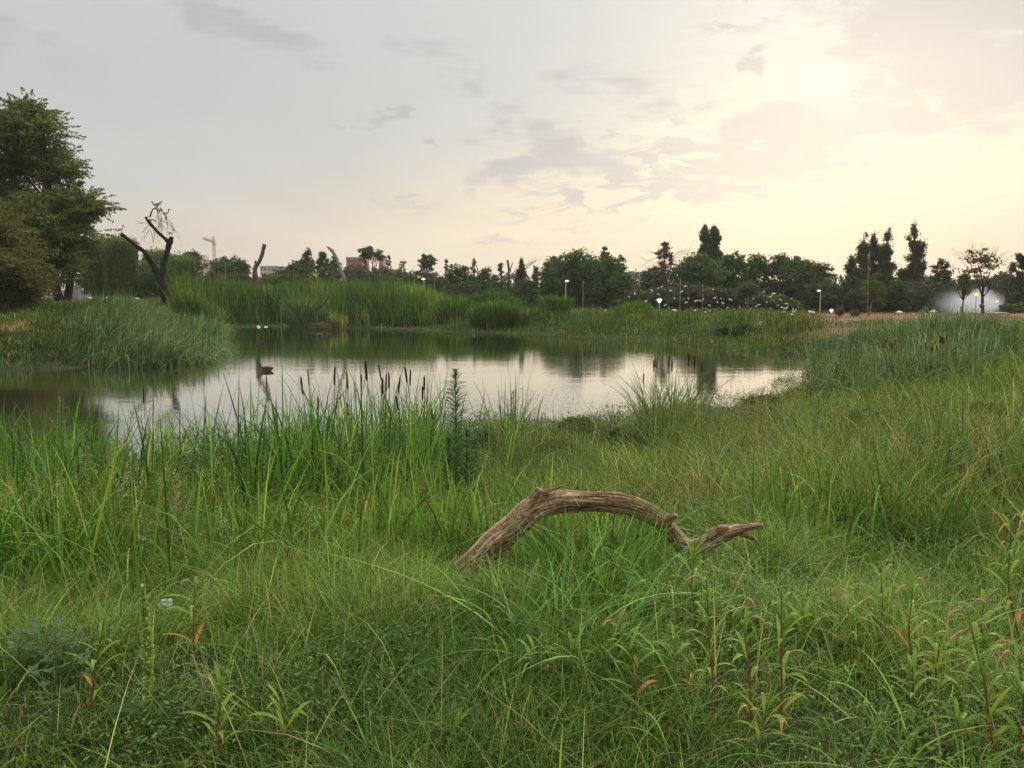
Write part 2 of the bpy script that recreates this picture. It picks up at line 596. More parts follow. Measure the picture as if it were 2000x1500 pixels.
fac = N.m('ADD', N.m('MULTIPLY', fr.outputs[0], .85), .34, clamp=True)
mxw = N.n('ShaderNodeMixShader'); N.put(mxw.inputs[0], fac)
mw.node_tree.links.new(bs.outputs[0], mxw.inputs[1]); mw.node_tree.links.new(gl.outputs[0], mxw.inputs[2])
mo = [n for n in mw.node_tree.nodes if n.type == 'OUTPUT_MATERIAL'][0]
mw.node_tree.links.new(mxw.outputs[0], mo.inputs[0])
mb = MB()
mb.add([(-90, 6, 0), (50, 6, 0), (50, 96, 0), (-90, 96, 0)], [[0, 1, 2, 3]], (.05, .05, .02))
wtr = mb.build('water', mw)
tag(wtr, kind='structure')

# ------------------------------------------------------------------ leaves, crowns and trees
def cards(c, d, nrm, L, W, col, rng):
    """diamond leaves: centre c, direction d, lengths L, widths W"""
    n = len(c)
    s = np.cross(d, nrm); s /= np.linalg.norm(s, axis=1)[:, None] + 1e-9
    L = np.asarray(L)[:, None]; W = np.asarray(W)[:, None]
    v = np.stack([c - d * L * .5, c + s * W * .5 - d * L * .05, c + d * L * .5, c - s * W * .5 - d * L * .05], 1).reshape(-1, 3)
    q = np.arange(n * 4).reshape(n, 4)
    return v, q, np.repeat(col, 4, axis=0)


def unit(n, rng):
    v = rng.normal(size=(n, 3))
    return v / np.linalg.norm(v, axis=1)[:, None]


def crown(mb, lobes, n, leaf, col1, col2, rng, clump=.5, per=26, droop=.0, shell=.55, flat=.6, upness=0.0, jit=.25, gap=0.0, zmin=None):
    """leaf clumps spread through the volume of ellipsoid lobes"""
    lobes = np.asarray(lobes, float)
    wt = (lobes[:, 3] * lobes[:, 4] + lobes[:, 3] * lobes[:, 5]); wt /= wt.sum()
    m = max(3, n // per)
    li = rng.choice(len(lobes), m, p=wt)
    u = unit(m, rng)
    rr = shell + (1 - shell) * rng.random(m) ** .6
    rr = np.where(rng.random(m) < .2, rng.random(m) ** .5 * .8, rr)
    cc = lobes[li, :3] + u * lobes[li, 3:6] * rr[:, None]
    if gap:
        keep = vn3(cc[:, 0] / (clump * 2.6), cc[:, 1] / (clump * 2.6), cc[:, 2] / (clump * 2.6)) > gap
        cc, u, li = cc[keep], u[keep], li[keep]
    m = len(cc)
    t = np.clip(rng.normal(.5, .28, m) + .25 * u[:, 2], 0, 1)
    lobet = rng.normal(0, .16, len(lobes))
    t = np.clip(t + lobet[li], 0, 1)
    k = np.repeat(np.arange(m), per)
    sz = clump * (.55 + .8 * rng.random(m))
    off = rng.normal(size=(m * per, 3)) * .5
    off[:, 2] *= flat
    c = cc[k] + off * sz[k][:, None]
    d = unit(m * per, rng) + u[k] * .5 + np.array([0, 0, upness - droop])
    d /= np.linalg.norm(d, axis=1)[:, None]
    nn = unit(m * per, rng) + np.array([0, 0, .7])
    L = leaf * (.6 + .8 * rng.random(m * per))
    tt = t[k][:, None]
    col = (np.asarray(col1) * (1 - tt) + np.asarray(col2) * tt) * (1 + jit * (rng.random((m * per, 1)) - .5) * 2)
    if zmin is not None:
        ok = c[:, 2] > zmin
        c, d, nn, L, col = c[ok], d[ok], nn[ok], L[ok], col[ok]
    mb.add(*cards(c, d, nn, L, L * .55, col, rng))
    return cc


BARK = (.055, .042, .032)
GREY = (.14, .12, .095)


def limbs(mb, base, tops, r0, rng, col=BARK, fork=.35, lean=0.0):
    """trunk from base, then a limb to each of tops"""
    base = np.asarray(base, float)
    tops = np.asarray(tops, float)
    ctr = tops.mean(0)
    f = base + (ctr - base) * fork
    f[0] = base[0] + (ctr[0] - base[0]) * fork + lean
    b0 = base - np.array([0, 0, .3])
    tube(mb, [b0, base + (f - base) * .35 + rng.normal(size=3) * r0 * .3, f], [r0 * 1.25, r0, r0 * .8], col, 8, noise=.12, fine=7)
    for tp in tops:
        mid = f + (tp - f) * .5 + rng.normal(size=3) * np.linalg.norm(tp - f) * .08
        tube(mb, [f - (f - base) * .05, mid, tp], [r0 * .6, r0 * .35, r0 * .08], col, 6, fine=6)


def twigs(mb, p, d, L, r, depth, rng, col, spread=.6, curl=0.0, nb=3):
    p = np.asarray(p, float); d = np.asarray(d, float) / np.linalg.norm(d)
    mid = p + d * L * .5 + rng.normal(size=3) * L * .06
    end = p + d * L + rng.normal(size=3) * L * .08 + np.array([0, 0, curl * L])
    tube(mb, [p, mid, end], [r, r * .75, r * .45], col, 5, cap=False, fine=5)
    if depth > 0:
        for k in range(nb):
            t = .35 + .65 * (k + rng.random()) / nb
            q = p + (end - p) * t
            dd = d + rng.normal(size=3) * spread + np.array([0, 0, curl])
            twigs(mb, q, dd, L * (.5 + .25 * rng.random()), r * .5, depth - 1, rng, col, spread, curl, nb)


def tree(name, label, cat, px, top, hw, bot, Y, kind, c1, c2, dens=1.0, leaf=.26, seed=0, group=None, trunkcol=BARK, lean=0.0, basex=None, r0=None, gap=None, nl=None):
    """px: photo column of the crown, top/bot: rows of its top and underside, hw: half width in photo pixels, Y: distance"""
    rng = np.random.default_rng(seed or int(px * 7 + top))
    a = P(px, top, Y)
    bx = a.x if basex is None else P(basex, top, Y).x
    zb = tz(bx, Y)
    R = hw / 1600 * Y * (1.12 if kind == 'round' else 1.0)
    zt = a.z
    zc = max(P(px, bot, Y).z, zb + .1)
    H = zt - zc
    root = empty(name, (bx, Y, zb))
    tag(root, label, cat, group)
    lob = []
    cl = .05 * min(H, 2 * R) + .28
    if kind in ('round', 'bush'):
        k = nl or (18 if kind == 'round' else 13)
        for i in range(k):
            an = 2 * math.pi * (i * .618 + rng.random() * .2)
            q = math.sqrt((i + .3) / k)
            rr = R * (.34 + .16 * rng.random()) * (1.0 if kind == 'round' else 1.05)
            rad = q * (R - rr * .8)
            zz_ = zc + H * (1 - .26 * q ** 2.4) - rr * .85 - H * .04 * rng.random()
            lob.append((a.x + math.cos(an) * rad, Y + math.sin(an) * rad * .8, zz_, rr, rr, min(rr, H * .30)))
        for i in range(k // 2 + 2):
            an = 2 * math.pi * (i / (k // 2 + 2)) + rng.random()
            rr = R * .4
            lob.append((a.x + math.cos(an) * (R - rr) * .95, Y + math.sin(an) * (R - rr) * .8, zc + H * (.18 + .3 * rng.random()), rr, rr, H * .25))
        lob.append((a.x, Y, zc + H * .42, R * .62, R * .6, H * .4))
        vol = dict(shell=.6, gap=0.0 if gap is None else gap)
    elif kind == 'column':
        k = nl or 22
        for i in range(k):
            t = (i + .5) / k
            wd = 1.7 * R * (1 - t) ** .46 * (.75 + .25 * math.sin(i * 2.4)) * min(1, .55 + t * 2.4)
            rr = max(wd * (.52 + .25 * rng.random()), R * .2)
            lob.append((a.x + rng.uniform(-1, 1) * wd * .5, Y + rng.uniform(-1, 1) * wd * .4, zc + H * (t * .97), rr, rr, H / k * 1.5))
        vol = dict(shell=.3, gap=.36 if gap is None else gap + .04, flat=1.3, upness=.5)
        cl *= .8
    elif kind == 'sparse':
        k = int((nl or 9) * 2)
        for i in range(k):
            t = (i + .5) / k
            an = 2.4 * i + rng.random()
            rad = R * (.15 + .75 * rng.random()) * math.sin(math.pi * min(.93, .25 + t * .72))
            rr = R * (.17 + .16 * rng.random())
            lob.append((a.x + math.cos(an) * rad, Y + math.sin(an) * rad, zc + H * (.1 + .86 * t) - rr * .3, rr, rr, rr * .9))
        vol = dict(shell=.2, gap=.40 if gap is None else gap)
        cl *= .75
    lob = np.array(lob)
    lob[:, 2] = np.minimum(lob[:, 2], zt - lob[:, 5] * .92)
    n = int(dens * {'round': 75, 'bush': 90, 'column': 260, 'sparse': 60}[kind] * 4 * R * H / (leaf / .26) ** 1.6)
    n = min(max(n, 1200), 34000)
    leaf = leaf * (1.35 if kind in ('round', 'bush') else 1.05)
    mbc = MB()
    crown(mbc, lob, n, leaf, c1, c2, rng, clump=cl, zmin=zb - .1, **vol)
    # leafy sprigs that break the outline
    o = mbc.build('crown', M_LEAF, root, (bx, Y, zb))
    mbt = MB()
    r0 = r0 or max(.09, .026 * (zt - zb))
    if kind == 'column':
        tube(mbt, [(bx, Y, zb - .3), (bx + (a.x - bx) * .4 + lean, Y, zb + (zt - zb) * .4), (a.x, Y, zt - H * .05)], [r0 * 1.2, r0 * .8, r0 * .12], trunkcol, 7, fine=9)
        for i in range(1, len(lob) - 1):
            tube(mbt, [(bx + (a.x - bx) * .5, Y, lob[i, 2] - H * .12), tuple(lob[i, :3] + np.array([lob[i, 3] * .5 * (-1) ** i, 0, .2]))], [r0 * .25, r0 * .06], trunkcol, 5)
    else:
        sel = lob[rng.permutation(len(lob))[:14 if kind == 'sparse' else 7]]
        limbs(mbt, (bx, Y, zb), sel[:, :3], r0, rng, trunkcol, fork=.4 if kind == 'round' else .5, lean=lean)
    mbt.build('trunk', M_BARK, root, (bx, Y, zb), smooth=True)
    return root, lob


D1, D2 = (.046, .074, .026), (.090, .135, .048)      # dark green
G1, G2 = (.045, .082, .020), (.092, .155, .042)      # mid green
Y1, Y2 = (.055, .085, .016), (.12, .17, .035)        # yellow green
O1, O2 = (.055, .064, .034), (.115, .122, .068)      # olive grey
B1, B2 = (.070, .056, .036), (.14, .11, .068)      # brownish
K1, K2 = (.052, .066, .034), (.095, .115, .058)      # very dark

FAR = 'trees along the far side of the pond'
T = tree
T('pine_tree', 'dark broad tree under the tower crane', 'tree', 442, 499, 36, 556, 170, 'round', D1, D2)
T('pine_tree', 'small dark round tree right of the crane tree, above green bushes', 'tree', 470, 505, 18, 550, 168, 'round', D1, D2)
T('bush', 'mid green bush left of the first bare trunk', 'bush', 468, 527, 36, 562, 125, 'bush', G1, G2)
T('bush', 'yellow green bush right behind the forked bare trunk', 'bush', 545, 527, 46, 562, 122, 'bush', Y1, Y2)
T('bush', 'yellowish low bush between the two bare trunks', 'bush', 604, 535, 24, 562, 120, 'bush', Y1, (.16, .17, .04))
T('bush', 'brownish low shrub behind the reeds near the pale pole', 'bush', 408, 530, 26, 566, 118, 'bush', B1, O2)
T('tree', 'dark tree with a pointed top left of the leaning bare trunk', 'tree', 601, 484, 17, 560, 160, 'column', D1, D2, dens=1.6, gap=.25)
T('tree', 'low dark tree at the left end of the far dark row', 'tree', 580, 508, 19, 562, 158, 'round', D1, D2)
T('tree', 'dark ragged tree directly left of the leaning bare trunk', 'tree', 630, 490, 20, 560, 156, 'sparse', D1, D2, dens=3, gap=.2)
T('tree', 'dark ragged tree directly behind the leaning bare trunk', 'tree', 655, 498, 17, 560, 157, 'sparse', D1, D2, dens=3, gap=.2)
T('tree', 'grey green mass of tree in front of the red brick building', 'tree', 695, 514, 34, 566, 150, 'round', O1, O2, gap=.15)
T('umbrella_tree', 'flat topped dark tree standing beside the red brick building', 'tree', 723, 478, 26, 512, 165, 'round', K1, D2, gap=.22)
T('tree', 'dark olive tree below the flat topped tree', 'tree', 748, 518, 30, 566, 152, 'round', O1, O2, gap=.15)
T('tree', 'spindly half bare tree right of the flat topped tree', 'tree', 760, 497, 8, 555, 155, 'sparse', B1, O2, dens=.8, trunkcol=GREY)
T('tree', 'taller spindly half bare tree left of the round lollipop tree', 'tree', 785, 498, 10, 555, 155, 'sparse', B1, O2, dens=.8, trunkcol=GREY)
T('tree', 'dark low tree under the spindly trees', 'tree', 785, 528, 34, 575, 150, 'round', D1, O2)
T('tree', 'round lollipop tree on a slim trunk above the dark row', 'tree', 833, 492, 17, 535, 160, 'round', D1, G2, gap=.2)
T('tree', 'dark low tree beneath the round lollipop tree', 'tree', 840, 528, 30, 580, 148, 'round', D1, D2)
T('tree', 'round topped green tree with bare spires behind it', 'tree', 894, 515, 28, 590, 140, 'round', D1, G2)
T('tree', 'narrow bare spire tree at the left of the round topped tree', 'tree', 872, 505, 5, 560, 150, 'sparse', B1, B2, dens=.9, trunkcol=GREY)
T('tree', 'tallest narrow bare spire tree right of the round topped tree', 'tree', 926, 495, 6, 560, 150, 'sparse', B1, B2, dens=.9, trunkcol=GREY)
T('tree', 'ragged dark tree behind the second reed mound', 'tree', 945, 522, 24, 590, 142, 'round', D1, O2, gap=.15)
T('tree', 'thin ragged tree standing alone before the gap in the row', 'tree', 978, 512, 9, 585, 145, 'sparse', K1, B2, dens=1.6)
T('tree', 'brown feathery half dead tree beside a bare trunk', 'tree', 1018, 506, 12, 590, 138, 'column', B1, B2, dens=1.2)
T('tree', 'thin dark tree leaning over the round green bush', 'tree', 1046, 517, 12, 560, 140, 'sparse', K1, D2, dens=1.4)
T('bush', 'round mid green bush left of the big domed tree', 'bush', 1034, 541, 26, 606, 118, 'bush', G1, G2)
T('broad_tree', 'large domed green tree, widest in the middle of the far bank', 'tree', 1126, 487, 54, 606, 126, 'round', D1, G2, dens=1.2)
T('broad_tree', 'left shoulder tree of the large domed tree', 'tree', 1083, 498, 30, 606, 130, 'round', D1, G2)
T('broad_tree', 'green tree right of the large domed tree', 'tree', 1184, 499, 40, 606, 130, 'round', D1, G2, dens=1.2)
T('broad_tree', 'lower green tree above the dirt strip, left of the distant flats', 'tree', 1212, 528, 26, 606, 126, 'round', G1, G2)
T('gum_tree', 'sparse dark gum tree rising behind the domed tree', 'tree', 1182, 479, 16, 540, 150, 'sparse', K1, O2, dens=2)
T('gum_tree', 'second sparse dark gum tree rising right of the domed tree', 'tree', 1210, 491, 14, 540, 150, 'sparse', K1, O2, dens=2)
T('gum_tree', 'sparse reddish gum tree with bare outer twigs against the sky', 'tree', 1300, 468, 26, 548, 135, 'sparse', B1, O2, dens=1.5, nl=13, trunkcol=GREY)
T('tree', 'low dark tree at the foot of the reddish gum tree', 'tree', 1278, 520, 26, 580, 138, 'round', D1, O2)
T('cypress_tree', 'left of the twin dark pointed trees above the green dome', 'tree', 1377, 440, 15, 530, 150, 'column', K1, D2, dens=2.5, gap=.2)
T('cypress_tree', 'right of the twin dark pointed trees above the green dome', 'tree', 1395, 442, 17, 530, 150, 'column', K1, D2, dens=2.5, gap=.2)
T('broad_tree', 'wide domed green tree in front of the twin pointed trees', 'tree', 1366, 494, 50, 590, 128, 'round', D1, G2, dens=1.2)
T('broad_tree', 'green tree directly right of the twin pointed trees', 'tree', 1432, 490, 30, 600, 132, 'round', D1, G2)
T('broad_tree', 'bushy green tree behind the middle of the egret thicket', 'tree', 1478, 494, 30, 606, 134, 'round', D1, G2)
T('broad_tree', 'yellowish topped green tree right of the middle of the thicket', 'tree', 1524, 494, 28, 606, 134, 'round', G1, (.09, .13, .04))
T('broad_tree', 'green tree behind the bright green end of the thicket', 'tree', 1558, 499, 30, 606, 130, 'round', D1, G2)
T('broad_tree', 'dark green tree sloping down to the gap before the poplars', 'tree', 1592, 508, 40, 612, 126, 'round', D1, D2, dens=1.2)
T('broad_tree', 'dark lower tree behind the arched street lamp', 'tree', 1608, 545, 38, 612, 122, 'round', D1, D2)
PL = dict(trunkcol=GREY)
T('poplar_tree', 'shorter ragged poplar at the left of the poplar group', 'tree', 1664, 500, 24, 614, 124, 'column', K1, O2, dens=1.3, gap=.3)
T('poplar_tree', 'tall ragged poplar, first of the three tall ones', 'tree', 1688, 445, 18, 600, 126, 'column', K1, O2, dens=1.1, **PL)
T('poplar_tree', 'tall ragged poplar in the middle of the three tall ones', 'tree', 1708, 450, 16, 600, 128, 'column', K1, O2, dens=1.1, **PL)
T('poplar_tree', 'tall ragged poplar with thin side twigs, third of the three', 'tree', 1736, 444, 20, 600, 126, 'column', K1, O2, dens=1.0, **PL)
T('poplar_tree', 'tall narrow poplar standing apart right of the three', 'tree', 1787, 438, 23, 606, 124, 'column', K1, O2, dens=1.5, gap=.28)
T('tree', 'low dark tree under the poplar group', 'tree', 1690, 553, 44, 616, 118, 'round', K1, D2)
T('tree', 'low dark tree between the poplars and the lone poplar', 'tree', 1755, 545, 34, 616, 120, 'round', K1, D2)
T('tree', 'low dark tree right of the lone poplar', 'tree', 1815, 548, 36, 616, 116, 'round', K1, O2)
T('tree', 'sparse dark tree between the lone poplar and the twiggy tree', 'tree', 1842, 502, 28, 590, 122, 'sparse', K1, O2, dens=2.4, gap=.28, nl=14)
T('tree', 'dark tree cut off by the right edge of the picture', 'tree', 1998, 494, 30, 600, 112, 'sparse', K1, O2, dens=3, gap=.22, nl=14)
T('tree', 'dark far tree behind the fountain spray', 'tree', 1965, 562, 34, 600, 150, 'round', K1, D2)
T('bush', 'round light green bush right of the fountain', 'bush', 1984, 586, 32, 618, 100, 'bush', G1, G2)
T('tree', 'dark low tree behind the fountain, left part', 'tree', 1880, 560, 34, 612, 130, 'round', K1, O2)
tw, twl = T('twiggy_tree', 'spreading tree with bare upper twigs in front of the fountain spray', 'tree', 1914, 484, 42, 566, 92, 'round', O1, O2, dens=.42, nl=22, gap=.45, basex=1929, r0=.17, leaf=.2)
rng = np.random.default_rng(3)
mb = MB()
for i in range(15):
    p = P(1880 + i * 5 + rng.normal() * 4, 505 + abs(i - 7) * 1.6, 92)
    twigs(mb, p, ((i - 7) * .13 + rng.normal() * .2, rng.normal() * .3, 1), .9 + rng.random() * .8, .02, 2, rng, (.12, .11, .06), .5)
mb.build('bare_twigs', M_BARK, tw, tw.location[:])
T('small_tree', 'small light green tree left of the twiggy tree by the fountain', 'tree', 1885, 533, 20, 577, 90, 'sparse', G1, G2, dens=2.2, nl=11, r0=.09, leaf=.2)
rt = bpy.data.objects['gum_tree.002']
mb = MB()
for dx, dz in ((-22, -8), (-28, 8), (-24, 22), (24, -14), (30, -2), (22, 6), (8, -22), (34, -12), (-12, -14), (26, 18)):
    p = P(1300 + dx * .35, 505, 135)
    twigs(mb, p, (dx, rng.normal() * 6, -dz + 6), math.hypot(dx, dz) / 1600 * 135, .035, 2, rng, (.16, .13, .10), .3)
mb.build('bare_twigs', M_BARK, rt, rt.location[:])

# dark undergrowth filling in under and between the far trees
mb = MB()
rng = np.random.default_rng(78)
n = 420
px_ = rng.uniform(560, 2150, n); y = 136 + (rng.random(n) - .3) * 26
y = np.where(px_ > 1640, y - 8, y)
x = (px_ - 1000) / 1600 * y
hh0 = (4.0 + 2.6 * vn(px_, px_ * 0, 60, 5) + 2.0 * vn(px_, px_ * 0, 17, 6)) * np.interp(px_, [560, 900, 1000, 1060, 1640, 2150], [1.15, 1.1, .75, 1, 1, .95])
lob = np.stack([x, y, hh0 * .45 + .2, 2.4 + 1.4 * rng.random(n), 2 + 0 * x, hh0 * .5], 1)
crown(mb, lob, 90000, .5, (.030, .042, .020), (.062, .082, .038), rng, clump=.9)
tag(mb.build('undergrowth', M_LEAF), 'dark undergrowth filling in beneath the far trees', 'undergrowth', kind='stuff')

# distant tree line: one mass nobody could count
mb = MB()
rng = np.random.default_rng(77)
n = 900
x = rng.uniform(-700, 620, n); y = 430 + rng.normal(size=n) * 25
top = 9 + 5 * vn(x, y * 0, 30, 5) + 3 * vn(x, y * 0, 9, 6)
lob = np.stack([x, y, top * .5 + .3, 7 + 3 * rng.random(n), 6 + 0 * x, top * .5], 1)
crown(mb, lob, 60000, 1.6, (.035, .05, .035), (.055, .075, .05), rng, clump=2.2)
tag(mb.build('distant_treeline', M_LEAF), 'hazy low wooded skyline beyond all the trees', 'woods', kind='stuff')

# ------------------------------------------------------------------ big feathery tree and neighbours at the left edge
def feather_tree(name, label, cat, lobes_px, Y, base_px, c1, c2, n, leaf, r0, seed, tips=260, gap=.3, shrink=.93):
    rng = np.random.default_rng(seed)
    lob = []
    for (px, py, rx, rz) in lobes_px:
        rx, rz, px, py = rx * shrink, rz * shrink, px * (.96 if px > 0 else 1), py + 6
        p = P(px, py, Y); s = Y / 1600
        lob.append((p.x, Y + rng.normal() * rx * s * .4, p.z, rx * s, rx * s * .9, rz * s))
    lob = np.array(lob)
    b = P(base_px, 585, Y); zb = tz(b.x, Y)
    root = tag(empty(name, (b.x, Y, zb)), label, cat)
    mb = MB()
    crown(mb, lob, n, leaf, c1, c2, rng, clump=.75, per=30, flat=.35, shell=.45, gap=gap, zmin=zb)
    # feathery sprays poking out of the outline
    V = []
    for i in range(tips):
        l = lob[rng.integers(len(lob))]
        u = unit(1, rng)[0]; u[2] = u[2] * .6 + .15
        a = l[:3] + u * l[3:6] * .75
        dd = u * np.array([1, 1, .5]) + np.array([0, 0, .12]); dd /= np.linalg.norm(dd)
        L = 1.1 + rng.random() * 1.1
        m = 46
        t = rng.random(m)
        c = a + np.outer(t * L, dd) + rng.normal(size=(m, 3)) * (.20 * (1.15 - t))[:, None] * np.array([1, 1, .45])
        c[:, 2] += .12 * np.sin(t * 3) - .18 * t * t
        f = unit(m, rng) + dd * .9
        f /= np.linalg.norm(f, axis=1)[:, None]
        tt = rng.random() * .8 + .2
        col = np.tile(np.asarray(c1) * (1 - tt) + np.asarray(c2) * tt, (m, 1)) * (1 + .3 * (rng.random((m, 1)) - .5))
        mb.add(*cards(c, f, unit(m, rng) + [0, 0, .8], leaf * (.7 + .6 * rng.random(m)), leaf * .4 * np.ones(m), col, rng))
    mb.build('crown', M_LEAF, root, (b.x, Y, zb))
    mb = MB()
    limbs(mb, (b.x, Y, zb), lob[:, :3], r0, rng, BARK, .3)
    mb.build('trunk', M_BARK, root, (b.x, Y, zb), smooth=True)
    return root


feather_tree('feathery_tree', 'tall feathery dark green tree at the left edge of the picture', 'tree',
             [(45, 240, 45, 40), (95, 265, 48, 42), (0, 280, 80, 60), (110, 320, 45, 45), (50, 340, 90, 70), (150, 395, 55, 38), (175, 405, 40, 30),
              (90, 430, 90, 60), (0, 420, 110, 80), (145, 460, 45, 40), (60, 500, 95, 55), (120, 515, 55, 42), (-90, 330, 90, 90), (-100, 470, 90, 70), (60, 215, 20, 18)],
             70, 122, (.055, .085, .026), (.17, .22, .06), 120000, .25, .38, 5, tips=1000, gap=.38)
rr = bpy.data.objects['feathery_tree']
mb = MB()
p0 = P(122, 585, 70)
for (ax, ay) in ((133, 520), (140, 545)):
    p1 = P(ax, ay, 70)
    tube(mb, [(p0.x + .15, 70, tz(p0.x, 70) - .3), ((p0.x + p1.x) / 2 + .3, 70, (p0.z + p1.z) / 2), (p1.x + .3, 70, p1.z + 2)], [.3, .24, .15], BARK, 8, fine=8)
mb.build('side_trunk', M_BARK, rr, rr.location[:], smooth=True)
feather_tree('russet_tree', 'rusty brown and green feathery bush tree at the lower left edge', 'tree',
             [(-5, 450, 26, 28), (5, 490, 42, 36), (30, 520, 38, 34), (-5, 545, 50, 38), (48, 548, 26, 24), (18, 568, 42, 24), (-70, 500, 60, 66)],
             56, 15, (.080, .068, .026), (.155, .145, .046), 48000, .2, .2, 6, tips=400, gap=.25)

# weeping willow
rng = np.random.default_rng(9)
Y = 105
wx = P(275, 575, Y).x; zb = tz(wx, Y)
wr = tag(empty('willow_tree', (wx, Y, zb)), 'wide weeping willow with curtains of hanging branches behind the dead tree', 'tree')
mb = MB()
s = Y / 1600
heads = [(200, 470, 26), (232, 464, 26), (262, 470, 26), (300, 490, 30), (335, 498, 28), (362, 505, 22), (180, 495, 24), (225, 500, 40), (290, 515, 45), (350, 520, 30)]
lob = np.array([(P(a, b + c * .5, Y).x, Y + rng.normal() * 2.5, P(a, b + c * .5, Y).z, c * s, c * s, c * s * .6) for a, b, c in heads])
crown(mb, lob, 26000, .24, (.055, .09, .025), (.15, .20, .06), rng, clump=.7, droop=1.4, gap=.2)
m = 2300
hd = rng.integers(len(lob), size=m)
u = unit(m, rng)
st = lob[hd, :3] + u * lob[hd, 3:6] * np.array([1.05, 1.05, .7])
Ls = np.minimum(st[:, 2] - zb - .2 - rng.random(m) * 1.6, 2.0 + 5.5 * rng.random(m))
tt = rng.random(m)
for seg in range(16):
    t = (seg + rng.random(m)) / 16
    c = st + np.stack([np.sin(t * 3 + hd) * .12, np.cos(t * 4 + hd) * .1, -Ls * t], 1)
    c += rng.normal(size=(m, 3)) * .10
    col = np.outer(1 - tt, (.045, .075, .020)) + np.outer(tt, (.12, .165, .05))
    dd = rng.normal(size=(m, 3)) * .22 + [0, 0, -1]
    dd /= np.linalg.norm(dd, axis=1)[:, None]
    mb.add(*cards(c, dd, unit(m, rng), .50 + .3 * rng.random(m), .11 * np.ones(m), col, rng))
mb.build('crown', M_LEAF, wr, (wx, Y, zb))
mb = MB()
limbs(mb, (wx, Y, zb), lob[:, :3], .4, rng, BARK, .35)
mb.build('trunk', M_BARK, wr, (wx, Y, zb), smooth=True)
T('tree', 'dark tree behind the right side of the willow', 'tree', 372, 490, 26, 560, 125, 'round', D1, D2, gap=.15)
T('tree', 'leafy dark tree between the feathery tree and the willow', 'tree', 165, 480, 24, 560, 112, 'round', D1, D2, gap=.15)

# ------------------------------------------------------------------ grey olive thicket full of white egrets
th = [('grey green shrub at the left end of the egret thicket', 1300, 558, 36, O1, O2), ('tall grey shrub behind the pale stake, in the egret thicket', 1338, 554, 36, O1, (.10, .10, .055)),
      ('grey shrub in the left half of the egret thicket', 1378, 558, 34, O1, O2), ('brownish grey shrub in the centre of the egret thicket', 1412, 560, 36, O1, (.10, .095, .06)),
      ('brown twiggy shrub left of the small round crowned tree', 1448, 566, 32, B1, O2), ('grey shrub right of the small round crowned tree', 1486, 570, 34, O1, O2),
      ('fresh green shrub near the right end of the egret thicket', 1518, 574, 30, G1, G2), ('bright green shrub closing the right end of the egret thicket', 1546, 584, 26, G1, (.10, .17, .035))]
TY = 103
TLOB = []
for lb, px, tp, hw, c1, c2 in th:
    o, lob = T('thicket_shrub', lb, 'shrub', px, tp, hw, 622, TY + RNG.normal() * 1.5, 'bush', c1, c2, dens=1.2, leaf=.22)
    TLOB.append(lob)
T('fallen_tree_bush', 'green bush around the broken red branch left of the thicket', 'bush', 1240, 562, 36, 606, 104, 'bush', D1, G2)

# ------------------------------------------------------------------ dead trees and snags
DARKW = (.017, .012, .010)


def px_tube(mb, pts, Y, col, nseg=10, noise=.12, fine=None, dy=None):
    P3 = [P(a, b, Y + (dy[i] if dy else 0)) for i, (a, b, r) in enumerate(pts)]
    tube(mb, [tuple(p) for p in P3], [r * .88 / 1600 * Y for a, b, r in pts], col, nseg, noise=noise * 1.8, fine=fine or len(pts) * 5)


Y = 86
bp = P(322, 588, Y); zb = tz(bp.x, Y)
dt = tag(empty('dead_tree', (bp.x, Y, zb)), 'black forked dead tree with sawn limbs and ibises perched on it', 'dead tree')
mb = MB()
px_tube(mb, [(325, 596, 7), (320, 575, 7), (316, 555, 8), (312, 538, 8.5), (309, 528, 7)], Y, DARKW, 12)
mb.build('trunk', M_DEAD, dt, dt.location[:], smooth=True)
mb = MB()
px_tube(mb, [(313, 545, 6.5), (303, 525, 6.5), (292, 507, 6), (282, 492, 5), (268, 482, 4), (250, 467, 3.6), (236, 457, 4)], Y, DARKW, 12, dy=[0, 0, -.3, -.6, -.9, -1.2, -1.5])
mb.build('limb', M_DEAD, dt, dt.location[:], smooth=True)
mb = MB()
px_tube(mb, [(314, 548, 7), (318, 528, 6.5), (322, 508, 6.3), (327, 490, 6), (331, 476, 6), (336, 463, 4.6)], Y, DARKW, 12, dy=[0, 0, .1, .2, .3, .3])
l2 = mb.build('limb', M_DEAD, dt, dt.location[:], smooth=True)
mb = MB()
px_tube(mb, [(329, 472, 5), (321, 465, 3.8), (308, 453, 3.6), (296, 440, 3.6), (290, 432, 3.4), (285, 424, 3.2)], Y, DARKW, 10)
px_tube(mb, [(292, 432, 2.2), (294, 420, 1.6), (298, 410, 1.3), (303, 406, 1.2)], Y, DARKW, 8)
mb.build('crooked_branch', M_DEAD, l2, (0, 0, 0), smooth=True).location = -dt.location
rng = np.random.default_rng(21)
mb = MB()
for (a, b, dx, dz, L) in ((303, 407, .4, -.9, 1.2), (306, 408, .15, -1, 1.4), (311, 412, .3, -1, 1.5), (316, 414, .5, -.8, 1.3), (322, 425, .35, -1, 1.6), (326, 432, .1, -1, 1.0),
                          (308, 420, .05, -1, 1.2), (312, 425, .0, -1, .9), (290, 440, -.7, -.5, .7), (291, 446, -.4, -.9, .8), (293, 450, .3, -.9, .8), (288, 436, -1, .2, .7), (299, 452, .4, -1, .7)):
    twigs(mb, P(a, b, Y), (dx, rng.normal() * .3, dz), L, .028, 2, rng, (.05, .035, .03), .45, -.15)
for q in (((303, 406), (309, 410), (316, 412), (322, 420), (325, 430)), ((303, 406), (310, 405), (315, 408), (318, 415))):
    px_tube(mb, [(a, b, 1.0) for a, b in q], Y, DARKW, 6)
mb.build('hanging_twigs', M_DEAD, dt, dt.location[:])
